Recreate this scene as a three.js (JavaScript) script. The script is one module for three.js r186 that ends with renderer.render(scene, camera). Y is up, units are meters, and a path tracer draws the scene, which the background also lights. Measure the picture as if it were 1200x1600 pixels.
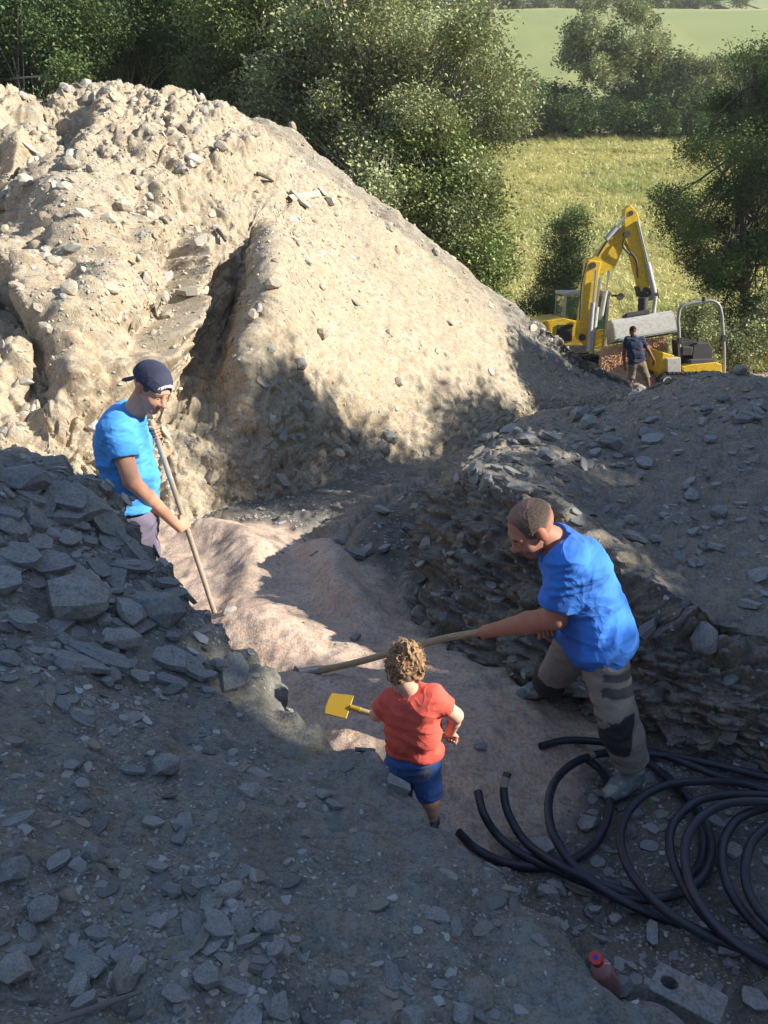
import * as THREE from 'three';
import { mergeGeometries, mergeVertices } from 'three/addons/utils/BufferGeometryUtils.js';
import { RoundedBoxGeometry } from 'three/addons/geometries/RoundedBoxGeometry.js';
import { ConvexGeometry } from 'three/addons/geometries/ConvexGeometry.js';

// ------------------------------------------------------------------ camera, sky, sun, exposure
const scene = new THREE.Scene();
const W = 768, H = 1024;
const renderer = new THREE.WebGLRenderer({ antialias: true });
renderer.setSize(W, H);
renderer.toneMapping = THREE.LinearToneMapping;
renderer.toneMappingExposure = 2.5;
renderer.shadowMap.enabled = true;
renderer.shadowMap.type = THREE.PCFSoftShadowMap;

const EYE = new THREE.Vector3(0, 2.4, 0), PITCH = 18 * Math.PI / 180, FOV = 67;
const camera = new THREE.PerspectiveCamera(FOV, W / H, 0.05, 900);
camera.position.copy(EYE);
camera.lookAt(0, 2.4 - Math.sin(PITCH), -Math.cos(PITCH));

const SUN = new THREE.Vector3(0.85, 0.48, 0.215).normalize();
const sun = new THREE.DirectionalLight(new THREE.Color(1.0, 0.93, 0.80), 5);
sun.position.copy(SUN).multiplyScalar(60);
sun.target.position.set(0, 0, -12);
sun.position.add(sun.target.position);
sun.castShadow = true;
sun.shadow.mapSize.set(4096, 4096);
Object.assign(sun.shadow.camera, { left: -45, right: 45, top: 45, bottom: -45, near: 1, far: 220 });
sun.shadow.bias = -0.0005; sun.shadow.normalBias = 0.02;
scene.add(sun, sun.target);

{ // clear summer sky: deep blue overhead, paler towards the horizon
  const w = 256, h = 128, d = new Float32Array(w * h * 4);
  for (let j = 0; j < h; j++) for (let i = 0; i < w; i++) {
    const el = ((j + 0.5) / h - 0.5) * Math.PI, k = Math.pow(1 - Math.max(0, Math.sin(el)), 2.6);
    const o = (j * w + i) * 4;
    d[o] = 0.09 + 0.14 * k; d[o + 1] = 0.143 + 0.158 * k; d[o + 2] = 0.255 + 0.142 * k; d[o + 3] = 1;
  }
  const t = new THREE.DataTexture(d, w, h, THREE.RGBAFormat, THREE.FloatType);
  t.mapping = THREE.EquirectangularReflectionMapping; t.colorSpace = THREE.LinearSRGBColorSpace;
  t.magFilter = THREE.LinearFilter; t.minFilter = THREE.LinearFilter; t.needsUpdate = true;
  scene.background = t; scene.environment = t;
}
scene.fog = new THREE.FogExp2(new THREE.Color(0.62, 0.66, 0.66), 0.0005);

// ------------------------------------------------------------------ helpers
const V = (x, y, z) => new THREE.Vector3(x, y, z);
let seed = 12345;
const rnd = () => { seed |= 0; seed = seed + 0x6D2B79F5 | 0; let t = Math.imul(seed ^ seed >>> 15, 1 | seed); t = t + Math.imul(t ^ t >>> 7, 61 | t) ^ t; return ((t ^ t >>> 14) >>> 0) / 4294967296; };
const rr = (a, b) => a + (b - a) * rnd();
const pick = a => a[Math.floor(rnd() * a.length)];
const clamp = (x, a = 0, b = 1) => x < a ? a : x > b ? b : x;
const lerp = (a, b, t) => a + (b - a) * t;
const sstep = (a, b, x) => { const t = clamp((x - a) / (b - a)); return t * t * (3 - 2 * t); };
const mix3 = (a, b, t) => [a[0] + (b[0] - a[0]) * t, a[1] + (b[1] - a[1]) * t, a[2] + (b[2] - a[2]) * t];

// gradient noise
const PERM = new Uint8Array(512);
{ const p = Array.from({ length: 256 }, (_, i) => i); for (let i = 255; i > 0; i--) { const j = Math.floor(rnd() * (i + 1)); [p[i], p[j]] = [p[j], p[i]]; } for (let i = 0; i < 512; i++) PERM[i] = p[i & 255]; }
const grad = (h, x, y, z) => { h &= 15; const u = h < 8 ? x : y, v = h < 4 ? y : h === 12 || h === 14 ? x : z; return ((h & 1) ? -u : u) + ((h & 2) ? -v : v); };
function noise(x, y, z = 0) {
  const X0 = Math.floor(x), Y0 = Math.floor(y), Z0 = Math.floor(z), X = X0 & 255, Y = Y0 & 255, Z = Z0 & 255;
  x -= X0; y -= Y0; z -= Z0;
  const u = x * x * x * (x * (x * 6 - 15) + 10), v = y * y * y * (y * (y * 6 - 15) + 10), w = z * z * z * (z * (z * 6 - 15) + 10);
  const A = PERM[X] + Y, AA = PERM[A] + Z, AB = PERM[A + 1] + Z, B = PERM[X + 1] + Y, BA = PERM[B] + Z, BB = PERM[B + 1] + Z;
  const l = (a, b, t) => a + t * (b - a);
  return l(l(l(grad(PERM[AA], x, y, z), grad(PERM[BA], x - 1, y, z), u), l(grad(PERM[AB], x, y - 1, z), grad(PERM[BB], x - 1, y - 1, z), u), v),
    l(l(grad(PERM[AA + 1], x, y, z - 1), grad(PERM[BA + 1], x - 1, y, z - 1), u), l(grad(PERM[AB + 1], x, y - 1, z - 1), grad(PERM[BB + 1], x - 1, y - 1, z - 1), u), v), w);
}
const fbm = (x, y, z, o = 4) => { let s = 0, a = 0.5; for (let i = 0; i < o; i++) { s += a * noise(x, y, z); x = x * 2.03 + 1.7; y = y * 2.03 + 9.2; z = z * 2.03 + 3.1; a *= 0.5; } return s; };
const ridged = (x, y, z, o = 4) => { let s = 0, a = 0.5; for (let i = 0; i < o; i++) { s += a * (1 - 2 * Math.abs(noise(x, y, z))); x = x * 2.07 + 5.1; y = y * 2.07 + 1.3; z = z * 2.07 + 7.7; a *= 0.5; } return s; };
// lumpy cells: rounded clods / broken rock
function cells(x, y, z) {
  const X = Math.floor(x), Y = Math.floor(y), Z = Math.floor(z); let d1 = 9, d2 = 9, id = 0;
  for (let i = -1; i <= 1; i++) for (let j = -1; j <= 1; j++) for (let k = -1; k <= 1; k++) {
    const a = X + i, b = Y + j, c = Z + k, h = PERM[(PERM[(PERM[a & 255] + b) & 255] + c) & 255], h2 = PERM[(h + 71) & 255], h3 = PERM[(h + 151) & 255];
    const dx = a + h / 255 - x, dy = b + h2 / 255 - y, dz = c + h3 / 255 - z, d = dx * dx + dy * dy + dz * dz;
    if (d < d1) { d2 = d1; d1 = d; id = h; } else if (d < d2) d2 = d;
  }
  return [Math.sqrt(d1), Math.sqrt(d2), id / 255];
}

const chunk = c => (c[2] - 0.5) * sstep(0, 0.22, c[1] - c[0]) + 0.4 * (0.5 - c[0]); // angular broken lumps

// points of the place as read from the photograph (1200 x 1600): at a given depth, or on a given level
const FPX = 800 / Math.tan(FOV * Math.PI / 360), CS = Math.cos(PITCH), SN = Math.sin(PITCH);
const ray = (px, py) => { const u = (px - 600) / FPX, v = (800 - py) / FPX; return [u, -SN + v * CS, -(CS + v * SN)]; };
const at = (px, py, depth) => { const r = ray(px, py), t = -depth / r[2]; return V(r[0] * t, 2.4 + r[1] * t, r[2] * t); };
const onLevel = (px, py, y = 0) => { const r = ray(px, py), t = (y - 2.4) / r[1]; return V(r[0] * t, y, r[2] * t); };
const project = (x, y, z) => { const dy = y - 2.4, zc = -z * CS - dy * SN, yc = dy * CS - z * SN; return [600 + FPX * x / zc, 800 - FPX * yc / zc, zc]; };

const used = {};
function numbered(n) { if (!(n in used)) { used[n] = 0; return n; } used[n]++; return n + '_' + String(used[n]).padStart(3, '0'); }
function shadowed(o) { o.traverse(c => { if (c.isMesh) { c.castShadow = true; c.receiveShadow = true; } }); return o; }
function mesh(name, geo, material, parent) { const m = new THREE.Mesh(geo, material); m.name = name; m.castShadow = m.receiveShadow = true; if (parent) parent.add(m); return m; }
function thing(name, label, category, group, pos) {
  const o = new THREE.Group(); o.name = numbered(name); o.userData = { label, category }; if (group) o.userData.group = group;
  if (pos) o.position.copy(pos); scene.add(o); return o;
}
function tag(o, label, category, group) { o.name = numbered(o.name); o.userData.label = label; o.userData.category = category; if (group) o.userData.group = group; scene.add(o); return o; }
function structure(o, label, category) { o.userData.kind = 'structure'; o.userData.label = label; o.userData.category = category; scene.add(o); return o; }
const std = (r, g, b, rough = 0.9, extra = {}) => new THREE.MeshStandardMaterial({ color: new THREE.Color().setRGB(r, g, b), roughness: rough, ...extra });

function dataTex(n, fn, srgb) {
  const d = new Uint8Array(n * n * 4);
  for (let j = 0; j < n; j++) for (let i = 0; i < n; i++) { const c = fn(i / n, j / n), o = (j * n + i) * 4; d[o] = clamp(c[0]) * 255; d[o + 1] = clamp(c[1]) * 255; d[o + 2] = clamp(c[2]) * 255; d[o + 3] = 255; }
  const t = new THREE.DataTexture(d, n, n); t.wrapS = t.wrapT = THREE.RepeatWrapping; t.magFilter = THREE.LinearFilter; t.minFilter = THREE.LinearMipmapLinearFilter; t.generateMipmaps = true;
  if (srgb) t.colorSpace = THREE.SRGBColorSpace; t.needsUpdate = true; return t;
}
// noise that tiles over 0..1 (f lattice cells across)
const G2 = Array.from({ length: 16 }, (_, i) => [Math.cos(i * 0.3927), Math.sin(i * 0.3927)]);
const tnoise = (u, v, f, s = 0) => {
  const x = u * f, y = v * f, X = Math.floor(x), Y = Math.floor(y), fx = x - X, fy = y - Y, q = t => t * t * t * (t * (t * 6 - 15) + 10);
  const g = (i, j) => { const h = G2[PERM[(PERM[((X + i) % f + s * 37) & 255] + (Y + j) % f + s * 11) & 255] & 15]; return h[0] * (fx - i) + h[1] * (fy - j); };
  return lerp(lerp(g(0, 0), g(1, 0), q(fx)), lerp(g(0, 1), g(1, 1), q(fx)), q(fy)) * 1.4;
};
const gritA = dataTex(512, (u, v) => { let g = 0.93 + 0.10 * tnoise(u, v, 9, 1) + 0.14 * tnoise(u, v, 31, 2) + 0.16 * tnoise(u, v, 90, 3) + 0.14 * (rnd() - 0.5); const k = tnoise(u, v, 14, 8) * 0.06; return [g + k, g, g - k]; }, true);
const gritB = dataTex(512, (u, v) => { const g = 0.5 + 0.3 * tnoise(u, v, 22, 4) + 0.35 * tnoise(u, v, 60, 5) + 0.3 * tnoise(u, v, 120, 6) + 0.12 * (rnd() - 0.5); return [g, g, g]; });
const earthMat = new THREE.MeshStandardMaterial({ vertexColors: true, roughness: 1, map: gritA, bumpMap: gritB, bumpScale: 0.004 });
const sandyMat = new THREE.MeshStandardMaterial({ vertexColors: true, roughness: 1, map: gritA, bumpMap: gritB, bumpScale: 0.003 });
const grassMat = new THREE.MeshStandardMaterial({ vertexColors: true, roughness: 1, map: gritA });

// a surface from rows of control points, subdivided, roughened along its normals and coloured by what it is made of
function crom(a, b, c, d, t) { return 0.5 * ((2 * b) + (c - a) * t + (2 * a - 5 * b + 4 * c - d) * t * t + (3 * b - a - 3 * c + d) * t * t * t); }
function gridSurface(P, nu, nv, disp, color, lie, uvScale = 0.7) {
  const R = P.length, C = P[0].length, pos = new Float32Array((nu + 1) * (nv + 1) * 3), uv = new Float32Array((nu + 1) * (nv + 1) * 2), col = new Float32Array((nu + 1) * (nv + 1) * 3), uvp = new Float32Array((nu + 1) * (nv + 1) * 2);
  const g = (r, c) => P[clamp(r, 0, R - 1)][clamp(c, 0, C - 1)];
  for (let j = 0; j <= nv; j++) {
    const fv = j / nv * (R - 1), r = Math.min(R - 2, Math.floor(fv)), tv = fv - r;
    for (let i = 0; i <= nu; i++) {
      const fu = i / nu * (C - 1), c = Math.min(C - 2, Math.floor(fu)), tu = fu - c, o = (j * (nu + 1) + i);
      for (let k = 0; k < 3; k++) {
        const K = ['x', 'y', 'z'][k], row = q => crom(g(q, c - 1)[K], g(q, c)[K], g(q, c + 1)[K], g(q, c + 2)[K], tu);
        pos[o * 3 + k] = crom(row(r - 1), row(r), row(r + 1), row(r + 2), tv);
      }
      uvp[o * 2] = fu; uvp[o * 2 + 1] = fv;
    }
  }
  const idx = new Uint32Array(nu * nv * 6); let q = 0;
  for (let j = 0; j < nv; j++) for (let i = 0; i < nu; i++) { const a = j * (nu + 1) + i, b = a + 1, c = a + nu + 1, d = c + 1; idx[q++] = a; idx[q++] = b; idx[q++] = d; idx[q++] = a; idx[q++] = d; idx[q++] = c; }
  const geo = new THREE.BufferGeometry();
  geo.setAttribute('position', new THREE.BufferAttribute(pos, 3)); geo.setIndex(new THREE.BufferAttribute(idx, 1)); geo.computeVertexNormals();
  const nor = geo.attributes.normal.array, p2 = new Float32Array(pos);
  for (let o = 0; o < pos.length / 3; o++) {
    const x = pos[o * 3], y = pos[o * 3 + 1], z = pos[o * 3 + 2], n = [nor[o * 3], nor[o * 3 + 1], nor[o * 3 + 2]];
    const d = disp(x, y, z, n, uvp[o * 2], uvp[o * 2 + 1]);
    if (typeof d === 'number') { p2[o * 3] = x + n[0] * d; p2[o * 3 + 1] = y + n[1] * d; p2[o * 3 + 2] = z + n[2] * d; } else { p2[o * 3] = x + d[0]; p2[o * 3 + 1] = y + d[1]; p2[o * 3 + 2] = z + d[2]; }
    const c = color(x, y, z, n, uvp[o * 2], uvp[o * 2 + 1]); col[o * 3] = c[0]; col[o * 3 + 1] = c[1]; col[o * 3 + 2] = c[2];
  }
  for (let o = 0; o < pos.length / 3; o++) { const x = p2[o * 3], y = p2[o * 3 + 1], z = p2[o * 3 + 2]; uv[o * 2] = (x + z * lie[0] + y * lie[2]) / uvScale; uv[o * 2 + 1] = (y * (1 - lie[1]) - z * lie[1]) * 1.3 / uvScale; }
  geo.setAttribute('position', new THREE.BufferAttribute(p2, 3)); geo.setAttribute('uv', new THREE.BufferAttribute(uv, 2)); geo.setAttribute('color', new THREE.BufferAttribute(col, 3));
  geo.computeVertexNormals();
  return geo;
}
// ------------------------------------------------------------------ the ground
const SLATE = [0.185, 0.185, 0.18], SLATE_D = [0.10, 0.098, 0.092], EARTH = [0.37, 0.305, 0.22], EARTH_D = [0.17, 0.135, 0.10], SANDC = [0.53, 0.405, 0.32], DRYGRASS = [0.44, 0.38, 0.14], GREENGRASS = [0.22, 0.26, 0.08];
const curve = pts => x => { if (x <= pts[0][0]) return pts[0][1]; for (let i = 1; i < pts.length; i++) if (x <= pts[i][0]) { const t = (x - pts[i - 1][0]) / (pts[i][0] - pts[i - 1][0]); return lerp(pts[i - 1][1], pts[i][1], t * t * (3 - 2 * t) * 0.35 + t * 0.65); } return pts[pts.length - 1][1]; };
const valley = curve([[-60, 3], [-5, 0], [7, 0], [14, -0.45], [20, -1.05], [28, -1.15], [33, -0.55], [40, 1.4], [66, 11.6], [75, 13.2], [160, 45.4], [175, 49], [420, 120]]);
const groundY = (x, z) => { const d = -z; return valley(d) + (d > 28 ? 0.35 * noise(x * 0.08, z * 0.08, 4) * sstep(28, 45, d) : 0) + clamp(-x - 6, 0, 40) * 0.06 * sstep(60, 20, d); };
{ // one sheet from behind the viewer to the far hill
  const rows = [], ds = []; for (let d = -60; d < 24; d += 4) ds.push(d); for (let d = 24; d < 80; d += 0.8) ds.push(d); for (let d = 80; d <= 420; d += 5) ds.push(d);
  const cols = []; for (let x = -220; x < -24; x += 14) cols.push(x); for (let x = -24; x < 44; x += 0.8) cols.push(x); for (let x = 44; x <= 240; x += 14) cols.push(x);
  const pos = [], col = [], uv = [], idx = [];
  ds.forEach(d => cols.forEach(x => {
    const z = -d; let y = groundY(x, z); if (d < 27) y -= 0.9; y += d > 28 ? 0.06 * noise(x * 0.7, z * 0.7, 2) : 0; pos.push(x, y, z); uv.push(x / 1.7, z / 1.7);
    const n1 = fbm(x * 0.16, z * 0.16, 3, 3), n2 = fbm(x * 0.6, z * 0.6, 8, 3);
    let c = mix3(DRYGRASS, GREENGRASS, clamp(0.25 + n1 * 0.9 + n2 * 0.6));
    if (d > 72) { const band = Math.sin((d + n1 * 3) * 0.42) * 0.12; c = mix3([0.27, 0.275, 0.10], [0.18, 0.225, 0.07], clamp(0.5 + n1 + band + sstep(80, 150, d) * 0.25)); if (d > 150 && d < 163) c = [0.36, 0.31, 0.13]; }
    if (d < 31) c = mix3(EARTH, EARTH_D, 0.5 + n2);
    col.push(...c);
  }));
  const C = cols.length; for (let j = 0; j < ds.length - 1; j++) for (let i = 0; i < C - 1; i++) { const a = j * C + i, b = a + 1, c = a + C, e = c + 1; idx.push(a, b, e, a, e, c); }
  const g = new THREE.BufferGeometry(); g.setAttribute('position', new THREE.Float32BufferAttribute(pos, 3)); g.setAttribute('uv', new THREE.Float32BufferAttribute(uv, 2)); g.setAttribute('color', new THREE.Float32BufferAttribute(col, 3)); g.setIndex(idx); g.computeVertexNormals();
  structure(mesh('ground', g, grassMat), 'dry yellow meadow rising to a greener mown hillside', 'ground');
}

// ------------------------------------------------------------------ trench floor: pink bedding sand, dark slate earth, crawler tracks
const segD = (x, z, a, b) => { const dx = b[0] - a[0], dz = b[1] - a[1], t = clamp(((x - a[0]) * dx + (z - a[1]) * dz) / (dx * dx + dz * dz)), ex = x - a[0] - dx * t, ez = z - a[1] - dz * t; return [Math.hypot(ex, ez), t, (ex * dz - ez * dx) > 0 ? 1 : -1]; };
function alongLine(x, z, L) { let best = [9, 0, 1], s = 0, bs = 0; for (let i = 0; i < L.length - 1; i++) { const l = Math.hypot(L[i + 1][0] - L[i][0], L[i + 1][1] - L[i][1]), r = segD(x, z, L[i], L[i + 1]); if (r[0] < best[0]) { best = r; bs = s + r[1] * l; } s += l; } return [best[0], bs, best[2], s]; }
const SANDPOLY = [[-2.9, -7.6], [-1.4, -7.05], [-0.9, -6.95], [-0.5, -6.6], [-0.15, -6.2], [0.05, -5.6], [0.18, -5.0], [0.4, -4.6], [0.95, -4.15], [1.25, -3.6], [1.05, -3.15], [0.85, -2.95], [0.62, -2.72], [0.38, -2.5], [-0.3, -2.2], [-2.9, -2.6]];
function sandSD(x, z) { let ins = false, d = 9; for (let i = 0, j = SANDPOLY.length - 1; i < SANDPOLY.length; j = i++) { const a = SANDPOLY[i], b = SANDPOLY[j]; d = Math.min(d, segD(x, z, a, b)[0]); if ((a[1] > z) !== (b[1] > z) && x < (b[0] - a[0]) * (z - a[1]) / (b[1] - a[1]) + a[0]) ins = !ins; } return ins ? d : -d; }
const TRK_A = [[-0.72, -4.85], [-0.68, -5.6], [-0.60, -6.3], [-0.22, -7.4], [0.36, -9.0], [1.55, -11.5], [2.6, -14.5]];
const TRK_B = [[0.12, -4.7], [0.26, -5.4], [0.50, -6.4], [0.85, -7.8], [1.6, -10.0], [2.7, -12.5]];
const bump = (x, z, cx, cz, r, h, e = 1) => { const dx = (x - cx) / r, dz = (z - cz) / (r * e), q = dx * dx + dz * dz; return q > 6 ? 0 : h * Math.exp(-q); };
function ridgeLine(x, z, L, h, w) { const r = alongLine(x, z, L), e = sstep(0, 0.25, r[1]) * sstep(r[3], r[3] - 0.25, r[1]); return h * (0.35 + 0.65 * e) * Math.exp(-(r[0] * r[0]) / (w * w)); }
function floorInfo(x, z, ribs = 0) {
  const d = -z, sd = sandSD(x, z) + 0.16 * fbm(x * 3, z * 3, 1, 3), sand = sstep(-0.06, 0.10, sd);
  let y = valley(d) * (d > 5 ? 1 : 0), calm = 1;
  for (const L of [TRK_A, TRK_B]) { const r = alongLine(x, z, L); calm = Math.min(calm, 1 - 0.9 * sstep(0.42, 0.2, r[0]) * sstep(0, 0.4, r[1]) * sstep(r[3], r[3] - 2, r[1])); }
  let s = 0.10 * sstep(-0.05, 0.5, sd);
  s += ridgeLine(x, z, [[-1.75, -6.55], [-1.25, -6.25], [-1.02, -5.7], [-0.86, -5.05]], 0.14, 0.22);
  s += ridgeLine(x, z, [[-0.52, -6.35], [-0.42, -5.7], [-0.36, -5.2], [-0.1, -4.72]], 0.17, 0.18);
  s += bump(x, z, -0.62, -4.35, 0.30, 0.10) + bump(x, z, -0.35, -3.75, 0.33, 0.11) + bump(x, z, -0.9, -4.6, 0.3, 0.12) + bump(x, z, -0.15, -3.15, 0.3, 0.12) + bump(x, z, 0.35, -3.9, 0.5, 0.06) + bump(x, z, 0.55, -3.25, 0.4, 0.05);
  s += 0.045 * fbm(x * 1.9, z * 1.9, 5, 3) + 0.035 * fbm(x * 7, z * 7, 9, 4) + 0.03 * chunk(cells(x * 7, 1, z * 7)) * sstep(0.05, 0.3, noise(x * 1.3, z * 1.3, 11)) - 0.04 * calm * sstep(0.16, 0.05, cells(x * 2.6, 3, z * 2.6)[0] * 0.5);
  y += s * sand + (1 - sand) * (0.13 * fbm(x * 1.6, z * 1.6, 2, 2) + calm * 0.06 * fbm(x * 6, z * 6, 2, 2) + calm * 0.03 * ridged(x * 9, z * 9, 3, 3) + bump(x, z, -0.02, -6.7, 0.42, 0.16, 1.2) + bump(x, z, 0.25, -7.7, 0.4, 0.12, 1.6));
  // crawler tracks: two sunken ribbons with grouser ribs
  let trk = 0;
  for (const L of [TRK_A, TRK_B]) {
    const r = alongLine(x, z, L), w = 0.21, m = sstep(w + 0.14, w - 0.02, r[0]) * sstep(0, 0.4, r[1]) * sstep(r[3], r[3] - 2, r[1]);
    if (m > 0) { const saw = (r[1] / 0.17) % 1, rib = Math.pow(0.5 + 0.5 * Math.cos(saw * 6.283), 2.6) * (0.75 + 0.6 * noise(x * 3, z * 3, 1)) * (1 - 0.75 * sand) * sstep(w, w - 0.07, r[0]); y += m * (-0.045 + ribs * (0.018 + 0.115 * rib)); trk = Math.max(trk, m); }
    else { const rim = Math.exp(-Math.pow((r[0] - w - 0.07) / 0.06, 2)) * sstep(0, 0.4, r[1]) * sstep(r[3], r[3] - 2, r[1]); y += rim * 0.02; }
  }
  return [y, sand, trk];
}
const floorY = (x, z) => floorInfo(x, z)[0];
let trenchFloor;
{
  const nu = 430, nv = 540, d0 = 1.0, d1 = 27, pos = [], col = [], uv = [], idx = [];
  for (let j = 0; j <= nv; j++) {
    const d = d0 * Math.pow(d1 / d0, j / nv);
    for (let i = 0; i <= nu; i++) {
      const x = lerp(-0.62, 0.80, i / nu) * (d + 0.3), z = -d, f = floorInfo(x, z);
      let y = f[0] - sstep(21, 27, d) * 0.15;
      pos.push(x, y, z); uv.push(x / 0.7, z / 0.7);
      const n = fbm(x * 2.2, z * 2.2, 6, 4), n2 = noise(x * 19, z * 19, 2);
      let dark = mix3(SLATE_D, [0.16, 0.135, 0.105], clamp(0.5 + n * 1.4)); dark = mix3(dark, SLATE, clamp(n2 * 0.8));
      if (d > 7) dark = mix3(dark, mix3(EARTH, SLATE, 0.35 + n * 0.5), sstep(6.5, 12, d) * 0.75);
      let sand = mix3(SANDC, [0.43, 0.305, 0.235], clamp(0.35 + n * 1.3)); sand = mix3(sand, [0.30, 0.26, 0.23], clamp(n2 * 0.5) * 0.6);
      let c = mix3(dark, sand, f[1]); c = mix3(c, mix3(EARTH, SANDC, 0.4), f[2] * 0.45 * (1 - f[1]));
      if (d > 19 && d < 27) c = mix3(c, [0.45, 0.33, 0.24], sstep(19, 21, d) * 0.6);
      col.push(...c);
    }
  }
  for (let j = 0; j < nv; j++) for (let i = 0; i < nu; i++) { const a = j * (nu + 1) + i, b = a + 1, c = a + nu + 1, e = c + 1; idx.push(a, b, e, a, e, c); }
  const g = new THREE.BufferGeometry(); g.setAttribute('position', new THREE.Float32BufferAttribute(pos, 3)); g.setAttribute('uv', new THREE.Float32BufferAttribute(uv, 2)); g.setAttribute('color', new THREE.Float32BufferAttribute(col, 3)); g.setIndex(idx); g.computeVertexNormals();
  trenchFloor = structure(mesh('trench_floor', g, sandyMat), 'trench floor of pink bedding sand and dark slate earth with crawler tracks', 'ground');
}

{ // the ribbed prints of the crawler tracks
  for (const L of [TRK_A, TRK_B]) {
    const cv = new THREE.CatmullRomCurve3(L.map(p => V(p[0], 0, p[1]))), len = cv.getLength(), n = Math.round(len / 0.022), m = 22, pos = [], col = [], uv = [], idx = [];
    for (let i = 0; i <= n; i++) { const o = cv.getPointAt(i / n), d = cv.getTangentAt(i / n); for (let j = 0; j <= m; j++) { const w = lerp(-0.22, 0.22, j / m), x = o.x - d.z * w, z = o.z + d.x * w, f = floorInfo(x, z, 1), e = Math.min(1, (0.22 - Math.abs(w)) / 0.04); pos.push(x, f[0] + lerp(-0.06, 0.008, clamp(e) * (1 - sstep(0.1, 0.5, f[1]))) + 0.006 * noise(x * 25, z * 25, 1), z); uv.push(x / 0.7, z / 0.7); const q = fbm(x * 3, z * 3, 6, 3); col.push(...mix3(mix3([0.23, 0.20, 0.165], [0.33, 0.285, 0.23], clamp(0.5 + q * 1.4)), SANDC, f[1] * 0.8)); } }
    for (let i = 0; i < n; i++) for (let j = 0; j < m; j++) { const a = i * (m + 1) + j, b = a + 1, c = a + m + 1, e = c + 1; idx.push(a, c, e, a, e, b); }
    const g = new THREE.BufferGeometry(); g.setAttribute('position', new THREE.Float32BufferAttribute(pos, 3)); g.setAttribute('uv', new THREE.Float32BufferAttribute(uv, 2)); g.setAttribute('color', new THREE.Float32BufferAttribute(col, 3)); g.setIndex(idx); g.computeVertexNormals();
    structure(mesh(numbered('crawler_track_print'), g, sandyMat), L === TRK_A ? 'ribbed crawler track print beside the foot of the big mound' : 'ribbed crawler track print beside the right bank', 'path');
  }
}
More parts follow.
